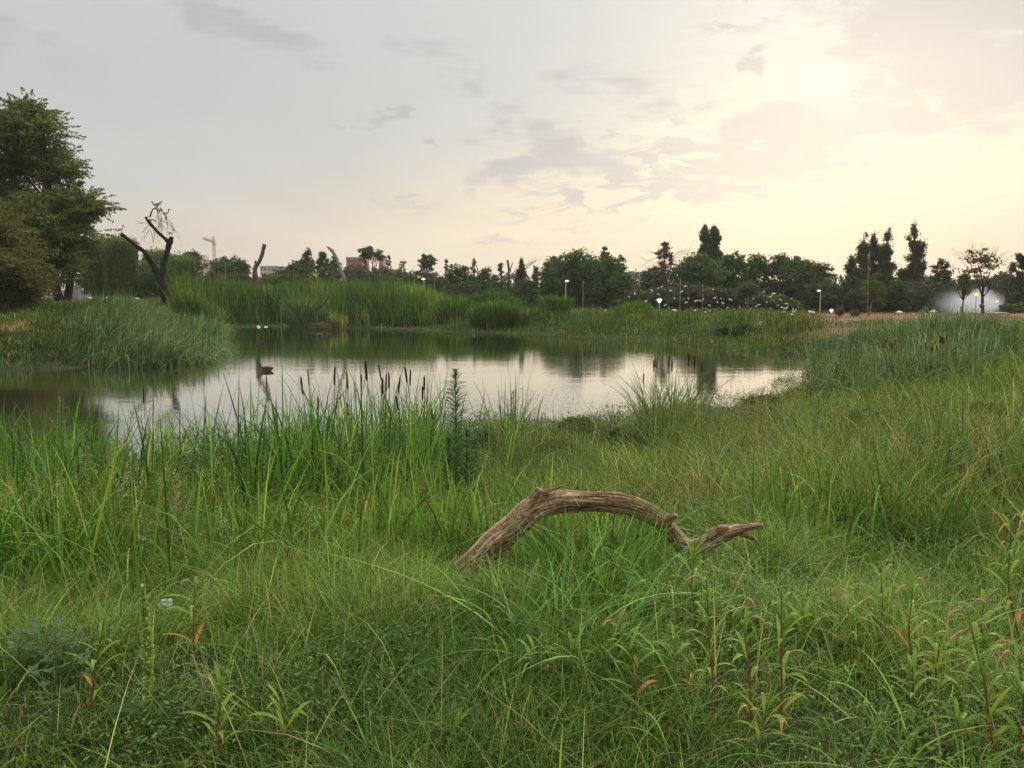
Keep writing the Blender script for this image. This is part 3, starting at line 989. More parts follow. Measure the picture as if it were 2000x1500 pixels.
mb = MB()
px_tube(mb, [(326, 595, 3.6), (327, 586, 3.4), (326, 578, 1.6)], Y - .35, (.22, .09, .045), 8)
mb.build('torn_bark', M_DEAD, dt, dt.location[:], smooth=True)

bt = P(500, 570, 90)
t1 = tag(empty('dead_tree', (bt.x, 90, tz(bt.x, 90))), 'weathered bare forked trunk rising from the reeds, left of the leaning one', 'dead tree')
mb = MB()
px_tube(mb, [(503, 600, 5), (501, 568, 5), (499, 545, 5.5), (498, 530, 5), (500, 520, 4.6), (507, 510, 4), (512, 497, 4), (515, 484, 4.2), (517, 477, 4.4)], 90, (.115, .075, .055), 12)
mb.build('trunk', M_DEAD, t1, t1.location[:], smooth=True)
mb = MB()
px_tube(mb, [(499, 530, 3.5), (499, 520, 2.6), (499, 509, 1.8)], 90, (.10, .07, .055), 8)
mb.build('stub', M_DEAD, t1, t1.location[:], smooth=True)
bt = P(675, 560, 92)
t2 = tag(empty('dead_tree', (bt.x, 92, tz(bt.x, 92))), 'pale grey bare trunk leaning left above the reeds', 'dead tree')
mb = MB()
px_tube(mb, [(676, 590, 4), (674, 560, 4), (672, 545, 4), (666, 527, 3.4), (660, 512, 3), (655, 500, 3.6), (648, 490, 3), (642, 484, 2.4), (638, 481, .8)], 92, (.23, .19, .15), 12)
mb.build('trunk', M_DEAD, t2, t2.location[:], smooth=True)
mb = MB()
px_tube(mb, [(652, 495, 1.6), (651, 489, .9), (650, 486, .5)], 92, (.2, .16, .13), 6)
mb.build('stub', M_DEAD, t2, t2.location[:])
bt = P(993, 560, 140)
t3 = tag(empty('dead_tree', (bt.x, 140, tz(bt.x, 140))), 'distant broken brown trunk before the brown feathery tree', 'dead tree')
mb = MB()
px_tube(mb, [(995, 600, 3), (994, 540, 2.6), (993, 520, 2.3), (991, 508, 2.2)], 140, (.09, .065, .05), 8)
px_tube(mb, [(994, 530, 1.4), (999, 520, 1.2), (1001, 512, .8)], 140, (.09, .065, .05), 6)
mb.build('trunk', M_DEAD, t3, t3.location[:], smooth=True)
mb = MB()
for i in range(6):
    twigs(mb, P(1022, 535 - i * 2, 139), (.55 + .1 * i, rng.normal() * .2, 1.1 - .08 * i), 2.4, .03, 1, rng, (.14, .11, .09), .25)
o = mb.build('bare_shrub', M_BARK, None, P(1022, 540, 139)[:])
tag(o, 'fan of bare pale twigs right of the brown feathery tree', 'shrub')

# snag in the reeds on the far shore
Y = 78
bt = P(608, 636, Y)
s1 = tag(empty('snag', (bt.x, Y, max(0, tz(bt.x, Y)))), 'broken branching snag standing in the reeds at the far water edge', 'dead tree')
mb = MB()
px_tube(mb, [(604, 637, 5), (605, 624, 5.5), (603, 612, 3.5), (605, 604, 2)], Y, (.085, .06, .045), 10)
mb.build('trunk', M_DEAD, s1, s1.location[:], smooth=True)
mb = MB()
px_tube(mb, [(608, 620, 4), (617, 607, 2.8), (627, 598, 2.3), (638, 585, 1.9), (641, 579, 2.0), (636, 570, 1.3), (635, 562, 1.2), (639, 553, .8)], Y, (.10, .075, .055), 8, dy=[0, -.2, -.4, -.6, -.6, -.6, -.6, -.6])
px_tube(mb, [(618, 606, 1.6), (612, 600, 1.0), (607, 603, .6)], Y - .2, (.10, .075, .055), 6)
mb.build('limb', M_DEAD, s1, s1.location[:], smooth=True)
mb = MB()
px_tube(mb, [(606, 635, 2.6), (618, 633, 3.0), (632, 635, 2.8), (648, 633, 1.4)], Y - 1.2, (.15, .10, .075), 8)
px_tube(mb, [(622, 636, 1.2), (628, 630, 1.2), (640, 631, .8)], Y - 1.4, (.17, .12, .09), 6)
o = mb.build('driftwood', M_DEAD, None, P(620, 636, Y - 1.2)[:], smooth=True)
tag(o, 'flat driftwood lying on the mud at the foot of the snag', 'driftwood')
mb = MB()
px_tube(mb, [(720, 634, 1.6), (720, 620, 1.5), (717, 615, 1.3), (712, 617, 1.2), (703, 617, 1.0), (699, 611, .6)], Y, (.17, .12, .085), 6)
px_tube(mb, [(719, 618, 1.2), (711, 612, .9), (708, 608, .6)], Y, (.17, .12, .085), 6)
px_tube(mb, [(703, 634, .8), (703, 624, .8), (705, 618, .6)], Y, (.15, .11, .08), 6)
o = mb.build('dead_branch', M_DEAD, None, P(712, 634, Y)[:], smooth=True)
tag(o, 'small pale crooked branch in front of the reeds right of the snag', 'branch')
mb = MB()
Y = 74
px_tube(mb, [(768, 643, 1.0), (785, 643, 1.3), (800, 643.5, 1.3), (815, 641.5, 1.3), (830, 643.5, 1.5)], Y, (.10, .075, .055), 6)
px_tube(mb, [(808, 643, .9), (800, 634, .7), (792, 622, .5)], Y, (.11, .09, .06), 6)
o = mb.build('driftwood', M_DEAD, None, P(800, 643, Y)[:], smooth=True)
tag(o, 'dark branch lying along the waterline below the tall reeds', 'driftwood')
mb = MB()
px_tube(mb, [(1246, 590, 2.4), (1247, 572, 2.6), (1244, 560, 2.6), (1239, 552, 2.2), (1238, 548, 1.2)], 101, (.11, .05, .035), 8)
px_tube(mb, [(1246, 566, 1.6), (1251, 558, 1.2), (1249, 552, .8)], 101, (.11, .05, .035), 6)
o = mb.build('broken_branch', M_DEAD, None, P(1246, 590, 101)[:], smooth=True)
tag(o, 'broken red brown branch standing up out of the bush left of the thicket', 'branch')

# ------------------------------------------------------------------ bent branch in the foreground
def make_log():
    rng = np.random.default_rng(2)
    pts = [(900, 1103, 24, 4.95), (930, 1085, 29, 4.97), (970, 1052, 30, 5.0), (1010, 1022, 29, 5.02), (1045, 992, 28, 5.05), (1085, 981, 26, 5.08), (1125, 980, 24, 5.1),
           (1170, 979, 24, 5.12), (1215, 982, 24, 5.15), (1255, 996, 23, 5.18), (1290, 1016, 22, 5.2), (1312, 1040, 20, 5.22), (1328, 1058, 19, 5.2), (1348, 1068, 18, 5.15),
           (1375, 1062, 19, 5.12), (1405, 1046, 19, 5.1), (1432, 1036, 15, 5.1), (1450, 1034, 9, 5.1)]
    P3 = np.array([P(a, b, Y)[:] for a, b, r, Y in pts]); R = np.array([r / 1600 * Y for a, b, r, Y in pts]) * .90
    P3[:3, 2] -= np.array([.05, .03, .01])
    zb = tz(P3[3][0], 5.0)
    root = tag(empty('fallen_branch', (P3[3][0], 5.0, zb)), 'thick bent weathered branch arching over the foreground grass', 'branch')

    def bark(P3, R, n, nseg, seed, s_scale=1.0, amp=.26, flare=None):
        m = len(P3)
        tt = np.linspace(0, m - 1, n)
        i = np.clip(np.floor(tt).astype(int), 0, m - 2); f = (tt - i)[:, None]
        g = lambda k: P3[np.clip(i + k, 0, m - 1)]
        p0, p1, p2, p3 = g(-1), g(0), g(1), g(2)
        C = .5 * (2 * p1 + (p2 - p0) * f + (2 * p0 - 5 * p1 + 4 * p2 - p3) * f ** 2 + (3 * p1 - p0 - 3 * p2 + p3) * f ** 3)
        r = np.interp(tt, np.arange(m), R)
        tan = np.gradient(C, axis=0); tan /= np.linalg.norm(tan, axis=1)[:, None]
        sl = np.concatenate([[0], np.cumsum(np.linalg.norm(np.diff(C, axis=0), axis=1))])
        th = np.linspace(0, 2 * math.pi, nseg, endpoint=False)
        V = np.zeros((n, nseg, 3)); colr = np.zeros((n, nseg, 3))
        u = np.cross(tan[0], [0, 1, 0]); u /= np.linalg.norm(u)
        for k in range(n):
            u = u - tan[k] * u.dot(tan[k]); u /= np.linalg.norm(u)
            v = np.cross(tan[k], u)
            a = th + .5 * vn3(sl[k] * 2.5, seed, 2.2)
            ca, sa = np.cos(a), np.sin(a)
            lump = vn3(ca * 1.2 + 5, sa * 1.2 + 5, sl[k] * 5 + seed) - .5
            w1 = vn3(ca * 5 + 9, sa * 5 + 9, sl[k] * 3.5 + seed)
            w2 = vn3(ca * 13 + 9 + .8 * vn3(sl[k] * 20, ca, 3), sa * 13 + 9, sl[k] * 7 + 3 + seed)
            crack = np.minimum(1, np.abs(w1 - .5) * 7) ** .6
            crack2 = np.minimum(1, np.abs(w2 - .5) * 6)
            rr = r[k] * (1 + amp * .9 * lump + amp * .55 * (crack - 1) + amp * .36 * (crack2 - 1) + .05 * (vn3(ca * 22, sa * 22, sl[k] * 60) - .5))
            w3 = vn3(ca * 26 + 4, sa * 26 + 4, sl[k] * 16 + seed)
            w4 = vn3(ca * 6 + 2, sa * 6 + 6, sl[k] * 24 + 5)
            crack3 = np.minimum(1, np.abs(w4 - .5) * 11)
            rr = rr * (1 + .045 * (crack3 - 1))
            tone = (.55 + .45 * crack3) * (.12 + .88 * (.3 + .7 * crack) * (.3 + .7 * crack2) * (.65 + .7 * w3))
            mixv = smst(vn3(ca * 3 + 2, sa * 3 + 2, sl[k] * 6 + 9), .35, .65)[:, None]
            cc = np.array([.27, .165, .095]) * (1 - mixv) + np.array([.46, .32, .195]) * mixv
            V[k] = C[k] + np.outer(ca * rr, u) + np.outer(sa * rr, v)
            colr[k] = cc * tone[:, None]
        V = V.reshape(-1, 3); colr = colr.reshape(-1, 3)
        idx = np.arange(n - 1)[:, None] * nseg; j = np.arange(nseg)[None]; j2 = (j + 1) % nseg
        q = np.stack([idx + j, idx + j2, idx + nseg + j2, idx + nseg + j], -1).reshape(-1, 4)
        # end caps
        V = np.vstack([V, C[0] - tan[0] * r[0] * .12, C[-1] + tan[-1] * r[-1] * .1])
        colr = np.vstack([colr, [[.22, .15, .10]], [[.34, .27, .19]]])
        a0, a1 = n * nseg, n * nseg + 1
        e = (n - 1) * nseg
        jj = np.arange(0, nseg, 2)
        q0 = np.stack([np.full_like(jj, a0), (jj + 2) % nseg, jj + 1, jj], -1)
        q1 = np.stack([np.full_like(jj, a1), e + jj, e + jj + 1, e + (jj + 2) % nseg], -1)
        return V, np.vstack([q, q0, q1]), colr

    mb = MB(); mb.add(*bark(P3, R, 700, 110, 1.0)); mb.build('limb', M_LOG, root, root.location[:], smooth=True)
    def side(name, pts, seed, n=90, nseg=40, amp=.3):
        p = np.array([P(a, b, Y)[:] for a, b, r, Y in pts]); r_ = np.array([r / 1600 * Y for a, b, r, Y in pts])
        mb = MB(); mb.add(*bark(p, r_, n, nseg, seed, amp=amp)); mb.build(name, M_LOG, root, root.location[:], smooth=True)
    side('broken_stub', [(1012, 1010, 18, 5.02), (1032, 990, 16, 5.03), (1046, 972, 12, 5.03), (1056, 956, 9, 5.02)], 4.0)
    side('splinter', [(1062, 966, 5, 5.04), (1078, 957, 3.4, 5.02), (1095, 950, 2.2, 5.0), (1105, 947, .8, 4.98)], 5.0, 40, 12)
    side('knot', [(1300, 1018, 14, 5.15), (1312, 1010, 9, 5.1), (1322, 1006, 5, 5.08)], 6.0, 40, 24, .5)
    side('fork', [(1395, 1050, 11, 5.1), (1428, 1038, 10, 5.06), (1458, 1030, 8, 5.05), (1480, 1027, 6, 5.05), (1490, 1027, 5.6, 5.05)], 7.0, 110, 30, .3)
    side('fork', [(1430, 1036, 9, 5.12), (1448, 1027, 7, 5.12), (1458, 1020, 6, 5.12)], 8.0, 50, 24, .4)
    side('fork', [(1440, 1040, 7, 5.12), (1458, 1046, 6, 5.1), (1472, 1052, 4, 5.1), (1478, 1056, 2, 5.1)], 9.0, 50, 20, .5)
    side('knot', [(1385, 1046, 12, 5.08), (1405, 1034, 10, 5.06), (1422, 1030, 5, 5.05)], 10.0, 60, 24, .5)
    return root


M_LOG = mat('weathered_wood', .9, bump=.006, bscale=60, mottle=.22, mscale=25, spec=.12)
make_log()

# ------------------------------------------------------------------ birds
def loft(mb, pts, rad, cols, nseg=10, sq=1.0):
    a = MB()
    tube(a, pts, rad, (1, 1, 1), nseg, cap=True)
    v = a.v[0]
    n = len(v) // nseg
    cols = [cols[0]] + list(cols) + [cols[-1]]
    mb.add(v, a.q[0], np.repeat(np.array(cols, float), nseg, axis=0))


WH, BK, TN = (.78, .72, .60), (.03, .025, .022), (.42, .30, .18)
LEGC = (.12, .06, .05)


def bird_mesh(pose, white=WH, neck=BK, size=1.0, tail=BK, bill='ibis'):
    """body from tail to bill tip as one loft, plus legs; faces +x, feet at z=0"""
    mb = MB()
    if pose == 'feed':
        pts = [(-.36, 0, .30), (-.28, 0, .33), (-.14, 0, .37), (.02, 0, .37), (.13, 0, .34), (.20, 0, .29), (.27, 0, .23), (.33, 0, .17), (.36, 0, .13), (.375, 0, .08), (.37, 0, .03), (.35, 0, -.01)]
    elif pose == 'stand':
        pts = [(-.36, 0, .28), (-.28, 0, .33), (-.14, 0, .38), (.01, 0, .42), (.11, 0, .46), (.15, 0, .52), (.155, 0, .58), (.18, 0, .64), (.23, 0, .65), (.28, 0, .63), (.33, 0, .59), (.36, 0, .53)]
    elif pose == 'hunch':
        pts = [(-.24, 0, .20), (-.20, 0, .26), (-.12, 0, .34), (-.02, 0, .43), (.05, 0, .50), (.08, 0, .55), (.08, 0, .58), (.10, 0, .61), (.14, 0, .61), (.19, 0, .58), (.22, 0, .53), (.23, 0, .47)]
    rad = [.02, .05, .105, .125, .09, .045, .034, .04, .036, .014, .010, .004]
    cols = [tail, tail, white, white, white, neck, neck, neck, neck, BK if bill == 'ibis' else (.5, .38, .12), BK if bill == 'ibis' else (.5, .38, .12), BK]
    loft(mb, pts, rad, cols, 12)
    # folded wing each side
    for s in (-1, 1):
        c = np.array(pts[2]) * .5 + np.array(pts[3]) * .5
        ellipsoid(mb, c + [-.05, s * .07, -.005], (.22, .055, .09), white, 12, 7)
        if pose == 'hunch':
            pass
    hip = pts[3][2] - .08
    if pose != 'egret':
        for s in (-1, 1):
            tube(mb, [(-.03, s * .04, hip), (-.01, s * .04, hip * .52), (-.035, s * .04, .0)], [.018, .011, .009], LEGC, 6)
            for a in (-.5, 0, .5):
                tube(mb, [(-.035, s * .04, .008), (-.035 + .08 * math.cos(a), s * .04 + .08 * math.sin(a), .004)], [.008, .004], LEGC, 5)
    return mb


BM = {}
gI = 'ibises perched on the dead tree'


def bird(name, label, pose, px, py, Y, yaw, size=1.0, group=None, tint='white', z=None, cat='ibis', onground=True):
    key = (name, pose, tint)
    if key not in BM:
        wcol = {'white': WH, 'tan': TN, 'egret': (.62, .59, .52)}[tint]
        o = bird_mesh(pose, wcol, BK if tint != 'egret' else wcol, tail=BK if tint != 'egret' else wcol, bill='ibis' if tint != 'egret' else 'e').build(name, M_FEATHER, None, (0, 0, 0), smooth=True)
        BM[key] = o
    else:
        o = BM[key].copy()
        COL.objects.link(o)
    p = P(px, py, Y)
    if onground: p.z = tz(p.x, p.y)
    o.location = p
    o.rotation_euler = (0, 0, yaw)
    o.scale = (size * (1.3 if group == gI else 1.0),) * 3
    tag(o, label, cat, group)
    return o


Y = 86
bird('ibis', 'ibis standing on the cut end of the left limb of the dead tree', 'hunch', 238, 457, Y - 1.4, .3, 1.05, gI, onground=False)
bird('ibis', 'ibis on the sawn right top of the forked dead tree', 'hunch', 336, 463, Y + .2, .5, .95, gI, onground=False)
bird('ibis', 'ibis on the rightmost twigs of the dead tree, bill to the right', 'stand', 326, 425, Y, 0.0, 1.0, gI, onground=False)
bird('ibis', 'largest white ibis, just below the two tan birds on the dead tree', 'hunch', 309, 419, Y - .2, 4.6, 1.15, gI, onground=False)
bird('ibis', 'white ibis sitting low on the crooked branch of the dead tree', 'feed', 296, 436, Y - .2, .2, .9, gI, onground=False)
bird('ibis', 'tan coloured bird at the very top of the dead tree, left one', 'stand', 302, 408, Y, 3.0, .9, gI, 'tan', onground=False)
bird('ibis', 'tan coloured bird at the very top of the dead tree, right one', 'hunch', 313, 406, Y, 0.3, .85, gI, 'tan', onground=False)

gG = 'ibises feeding on the ground'
for (px, py, Y, pose, yaw, sz, lb) in [
    (175, 575, 92, 'feed', 2.8, 1.1, 'white ibis bending down beside the grey container on the left bank'),
    (207, 574, 92, 'stand', 4.4, 1.1, 'white ibis standing on the bare strip left of the willow'),
    (269, 576, 88, 'feed', .3, 1.1, 'white ibis behind the reeds in front of the willow'),
    (504, 631, 81, 'feed', 2.6, .85, 'left one of two ibises on the mud at the far water edge'),
    (518, 631, 81, 'feed', 4.0, .88, 'right one of two ibises on the mud at the far water edge'),
    (878, 584, 88, 'feed', 1.0, 1.0, 'white bird showing above the reeds between two reed mounds'),
    (1183, 613, 97, 'stand', 1.6, 1.0, 'ibis on the dirt strip left of the round reed clump'),
    (1159, 613, 99, 'feed', 1.2, .9, 'small ibis beside the pale stake on the dirt strip'),
    (1318, 621, 90, 'feed', 0.4, 1.25, 'white ibis right of the lantern, left of a tan one'),
    (1325, 620, 91, 'hunch', 4.7, 1.0, 'tan ibis directly left of the tall pale stake'),
    (1357, 623, 88, 'feed', 4.6, 1.25, 'plump tan ibis in the grass before the thicket, right of the tall stake'),
    (1377, 624, 88, 'feed', 1.4, .8, 'smallest ibis in the grass before the thicket'),
    (1385, 622, 89, 'stand', 4.4, 1.05, 'upright ibis in the grass before the centre of the thicket'),
    (1531, 622, 86, 'hunch', 4.7, 1.0, 'ibis seen from behind, left of the big one before the bright shrub'),
    (1550, 625, 82, 'hunch', 4.6, 1.25, 'big pale ibis on the brown ridge before the bright green shrub'),
    (1546, 638, 74, 'feed', 4.0, .9, 'lone ibis below the brown ridge, on the grassy slope'),
    (1581, 621, 84, 'stand', 2.6, 1.05, 'dark necked ibis left of the arched lamp, left of two'),
    (1589, 622, 84, 'feed', 4.4, .95, 'white ibis left of the arched lamp, right of two'),
    (1755, 615, 80, 'feed', 2.4, 1.2, 'white ibis on the brown field below the lone poplar'),
    (1784, 616, 82, 'feed', 1.3, .6, 'tiny white bird lying low on the brown field'),
    (1805, 616, 82, 'hunch', 1.3, .6, 'small white bird on the brown field left of the large one'),
    (1821, 613, 80, 'feed', 3.4, 1.25, 'white ibis with black tail on the brown field, nearest the fountain'),
    (1888, 615, 84, 'feed', .3, .6, 'small pale bird in front of the fountain spray')]:
    bird('ibis', lb, pose, px, py, Y, yaw, sz, gG, 'tan' if lb.startswith('tan') or 'plump tan' in lb else 'white')

# egrets roosting all over the thicket
rng = np.random.default_rng(31)
spots = [(1262, 590), (1275, 612), (1286, 575), (1293, 561), (1300, 598), (1306, 603), (1317, 584), (1332, 572), (1338, 560), (1340, 592), (1350, 603), (1358, 589),
         (1362, 587), (1368, 588), (1373, 585), (1379, 604), (1363, 606), (1372, 607), (1397, 584), (1401, 591), (1408, 584), (1411, 594), (1433, 605), (1445, 603),
         (1477, 601), (1482, 596), (1487, 603), (1491, 571), (1497, 591), (1505, 603), (1509, 576), (1511, 588), (1512, 575), (1523, 576), (1524, 586), (1505, 582),
         (1534, 604), (1532, 605), (1536, 604), (1527, 602), (1546, 583), (1554, 606), (1548, 604), (1496, 612), (1467, 604), (1351, 610), (1302, 618), (1386, 598),
         (1286, 564), (1420, 602), (1392, 567), (1271, 600), (1240, 576), (1228, 580), (1246, 549), (1241, 556), (1536, 594), (1519, 597), (1456, 592), (1320, 608),
         (1344, 583), (1426, 588), (1383, 610), (1471, 585), (1540, 612), (1282, 589), (1310, 569), (1294, 607)]
allobs = np.concatenate(TLOB)
for (px, py) in spots:
    q = P(px, py, TY)
    # nearest surface of the shrubs toward the camera side
    yy = TY - 1.2
    for l in allobs:
        dx, dz = (q.x - l[0]) / (l[3] * 1.15), (q.z - l[2]) / (l[5] * 1.15)
        k = 1 - dx * dx - dz * dz
        if k > 0: yy = min(yy, l[1] - l[4] * 1.15 * math.sqrt(k) - .15)
    bird('egret', 'small white egret roosting in the grey green thicket', ['hunch', 'stand', 'feed'][rng.integers(3)], px, py + 3, yy, rng.random() * 6.28,
         (.52 + .3 * rng.random()), 'egrets roosting in the thicket', 'egret', cat='egret', onground=False)

# ducks
def duck(label, px, py, Y, yaw, s):
    mb = MB()
    br, dk = (.075, .055, .04), (.03, .03, .025)
    loft(mb, [(-.27, 0, .10), (-.20, 0, .07), (-.08, 0, .05), (.06, 0, .05), (.14, 0, .07), (.17, 0, .12), (.18, 0, .165), (.21, 0, .19), (.245, 0, .185), (.28, 0, .175), (.31, 0, .17)],
         [.02, .055, .085, .085, .065, .038, .034, .042, .035, .018, .008], [dk, br, br, (.10, .075, .055), (.11, .08, .06), dk, dk, dk, dk, (.2, .14, .05), (.2, .14, .05)], 12)
    for s_ in (-1, 1): ellipsoid(mb, (-.05, s_ * .07, .09), (.16, .03, .05), (.055, .042, .032), 10, 6)
    p = P(px, py, Y)
    o = mb.build('duck', M_FEATHER, None, (0, 0, 0), smooth=True)
    o.location = (p.x, p.y, .0); o.rotation_euler = (0, 0, yaw); o.scale = (s,) * 3
    tag(o, label, 'duck')


x_, y_ = gz(519, 724)
duck('brown duck swimming left of centre, near the reflected bare trunk', 519, 724, y_, 2.9, 1.35)
x_, y_ = gz(510, 671)
duck('tiny dark duck trailing a wake near the far reeds', 510, 671, y_, 3.1, 1.0)

# ------------------------------------------------------------------ lamps, stakes, fence, container
WHITE = (.70, .70, .66); POST = (.30, .31, .29); PALEW = (.30, .25, .15)


def emis(name, col, st):
    m = bpy.data.materials.new(name); m.use_nodes = True
    t = m.node_tree; t.nodes.clear()
    e = t.nodes.new('ShaderNodeEmission'); e.inputs[0].default_value = (*col, 1); e.inputs[1].default_value = st
    o = t.nodes.new('ShaderNodeOutputMaterial'); t.links.new(e.outputs[0], o.inputs[0])
    return m


M_LIT = emis('lamp_light', (1, .97, .9), 1.6)
M_LITG = emis('greenish_lamp_light', (.9, 1, .7), 1.1)
M_ORANGE = emis('orange_light', (1, .42, .08), 2.6)


def lantern(label, px, top, Y, lit=True, s=1.0):
    p = P(px, top, Y); zb = tz(p.x, Y); h = p.z - zb
    r = tag(empty('lantern_lamp', (p.x, Y, zb)), label, 'street lamp')
    mb = MB(); tube(mb, [(p.x, Y, zb), (p.x, Y, zb + h - .42 * s)], [.055 * s, .045 * s], POST if lit else (.08, .08, .075), 8); mb.build('pole', M_PAINT, r, r.location[:], smooth=True)  # unlit lantern: backlit darkness is put into its pole, shade and cap colours
    mb = MB(); tube(mb, [(p.x, Y, zb + h - .45 * s), (p.x, Y, zb + h - .16 * s)], [.07 * s, .25 * s], (.8, .8, .75) if lit else (.07, .07, .065), 10)
    mb.build('lamp_shade', M_LIT if lit else M_PAINT, r, r.location[:])
    mb = MB(); tube(mb, [(p.x, Y, zb + h - .155 * s), (p.x, Y, zb + h)], [.27 * s, .05 * s], (.75, .75, .72) if lit else (.07, .07, .065), 10); mb.build('cap', M_PAINT, r, r.location[:])


lantern('white lantern lamp glowing in front of the left end of the thicket', 1288, 582, 88, s=1.15)
lantern('short white lantern lamp on the ridge right of the arched lamp', 1624, 603, 100, s=1.0)
lantern('unlit lantern lamp, coloured dark as if backlit, in front of the fountain spray', 1918, 593, 90, lit=False, s=1.2)


def arched(label, px, top, Y, tx, lit=M_LITG):
    b = P(px, top, Y); zb = tz(b.x, Y); zt = b.z; e = P(tx, top, Y).x
    r = tag(empty('street_lamp', (b.x, Y, zb)), label, 'street lamp')
    mb = MB(); dx = e - b.x
    tube(mb, [(b.x, Y, zb), (b.x + dx * .05, Y, zb + (zt - zb) * .8), (b.x + dx * .25, Y, zt - .25), (b.x + dx * .6, Y, zt - .03), (e, Y, zt - .02)], [.075, .06, .05, .045, .04], (.36, .38, .37), 8, fine=16)
    mb.build('pole', M_PAINT, r, r.location[:], smooth=True)
    mb = MB(); ellipsoid(mb, (e + dx * .2, Y, zt - .05), (.26, .14, .13), (.6, .65, .5), 10, 7); mb.build('lamp_head', lit, r, r.location[:], smooth=True)


arched('arched street lamp with pale green head in front of the dark trees', 1603, 567, 100, 1600)
arched('tall thin street lamp left of the pale stake by the dirt strip', 1105, 548, 100, 1107)
arched('street lamp rising above the reeds with a pale head', 828, 544, 100, 827)
arched('small far street lamp right of the fountain spray', 1950, 588, 108, 1948)
arched('small pale street lamp between the feathery tree and the willow', 196, 549, 120, 197)


def stake(label, px, top, Y, bot=None, r=.035, lean=0):
    p = P(px, top, Y); zb = tz(p.x, Y)
    mb = MB(); tube(mb, [(p.x + lean, Y, zb - .2), (p.x + lean * .4, Y, (zb + p.z) / 2), (p.x, Y, p.z)], [r * 1.2, r, r * .7], PALEW, 7, noise=.1, fine=8)
    o = mb.build('wooden_stake', M_DEAD, None, (p.x, Y, zb), smooth=True)
    tag(o, label, 'stake', None)


stake('pale thin stake on the grass right of the tall thin street lamp', 1139, 548, 92)
stake('tall pale stake standing before the left half of the thicket', 1329, 545, 84)
stake('pale slanting stake above the reeds left of the first reed mound', 850, 530, 92, lean=-.35)
stake('pale thin stake in the reeds left of the forked bare trunk', 440, 513, 95)
stake('thin white stake poking out of the top of the egret thicket', 1373, 556, 101)
stake('pale stake beside the sapling on the ridge', 1697, 500, 84, r=.028, lean=.15)
stake('short dark stake left of the twiggy tree', 1877, 598, 88, r=.09)

# small round crowned tree on a pale stem, and the sapling
rt, _ = T('small_tree', 'small tree with a dark round crown on a pale stem before the thicket', 'tree', 1461, 551, 19, 581, 80, 'round', K1, D2, dens=1.6, leaf=.16, trunkcol=(.22, .19, .12), r0=.07, gap=.1, nl=8)
rt, _ = T('sapling', 'light green sapling with thin trunk on the brown ridge', 'tree', 1712, 532, 24, 597, 84, 'sparse', G1, Y2, dens=1.9, leaf=.17, trunkcol=(.25, .2, .13), basex=1701, r0=.07, gap=.3, nl=11)
for (px, py, hw, tp, lb) in ((1458, 648, 12, 636, 'dark green low shrub at the foot of the small round crowned tree'), (1445, 657, 13, 645, 'dark green low shrub on the soil track down to the water'),
                             (1413, 655, 11, 641, 'dark low shrub left of the soil track')):
    g_ = ghit(px, py)
    T('low_shrub', lb, 'shrub', px, tp, hw, py, g_.y, 'bush', (.025, .045, .02), (.05, .08, .035), dens=3, leaf=.12)
g_ = ghit(1642, 618)
for px, lb in ((1641, 'small bare brown weed tuft on the ridge right of the short lantern'), (1670, 'smaller brown weed tuft on the ridge left of the sapling')):
    T('weed_tuft', lb, 'weed', px, 602 if px < 1650 else 608, 4, 619, 84, 'bush', B1, B2, dens=3, leaf=.12)

# fence and container on the left
mb = MB(); Y = 118
fr = tag(empty('metal_fence', (P(120, 575, Y).x, Y, 2.4)), 'grey palisade fence behind the feathery tree trunks', 'fence')
zb = tz(P(120, 575, Y).x, Y)
for i in range(60):
    p = P(78 + i * 1.9, 560, Y)
    z0 = tz(p.x, Y)
    box(mb, (p.x, Y, z0 + .9), (.07, .03, 1.8), (.33, .33, .34))
mb.build('palings', M_PAINT, fr, fr.location[:])
for zz_ in (.45, 1.45):
    mb = MB(); a, b2 = P(78, 560, Y).x, P(190, 560, Y).x
    box(mb, ((a + b2) / 2, Y + .06, tz((a + b2) / 2, Y) + zz_), (b2 - a, .05, .06), (.3, .3, .3)); mb.build('rail', M_PAINT, fr, fr.location[:])
Y = 112
p = P(161, 570, Y); z0 = tz(p.x, Y)
cr = tag(empty('storage_container', (p.x, Y, z0)), 'pale grey storage box with darker left side between trunk and bare strip', 'container')
mb = MB()
box(mb, (p.x - .3, Y, z0 + .75), (2.0, 1.6, 1.5), (.26, .30, .33))
for i in range(9): box(mb, (p.x - 1.2 + i * .22, Y - .81, z0 + .75), (.05, .03, 1.4), (.22, .26, .29))
mb.build('body', M_PAINT, cr, cr.location[:])
mb = MB(); box(mb, (p.x - .3, Y, z0 + 1.54), (2.1, 1.7, .08), (.42, .44, .46)); mb.build('lid', M_PAINT, cr, cr.location[:])
mb = MB(); box(mb, (p.x + .25, Y - .85, z0 + .75), (.7, .05, 1.3), (.36, .40, .43)); mb.build('door', M_PAINT, cr, cr.location[:])

# ------------------------------------------------------------------ crane and buildings on the skyline
Y = 620; s = Y / 1600
CR = (.50, .36, .30)
c0 = P(420, 540, Y)
kr = tag(empty('tower_crane', (c0.x, Y, tz(c0.x, Y))), 'orange tower crane on the left skyline', 'crane')
def lattice(mb, a, b, wd, n, col, r=.12):
    a = np.array(a, float); b = np.array(b, float); d_ = (b - a) / np.linalg.norm(b - a)
    u = np.cross(d_, [0, 1, 0]); u /= np.linalg.norm(u); v = np.cross(d_, u)
    cs = [u * wd / 2 * i + v * wd / 2 * j for i, j in ((1, 1), (1, -1), (-1, -1), (-1, 1))]
    for c in cs: tube(mb, [a + c, b + c], [r, r], col, 4)
    for k in range(n):
        p, q = a + (b - a) * k / n, a + (b - a) * (k + 1) / n
        for m_ in range(4): tube(mb, [p + cs[m_], q + cs[(m_ + 1) % 4]], [r * .7, r * .7], col, 4)
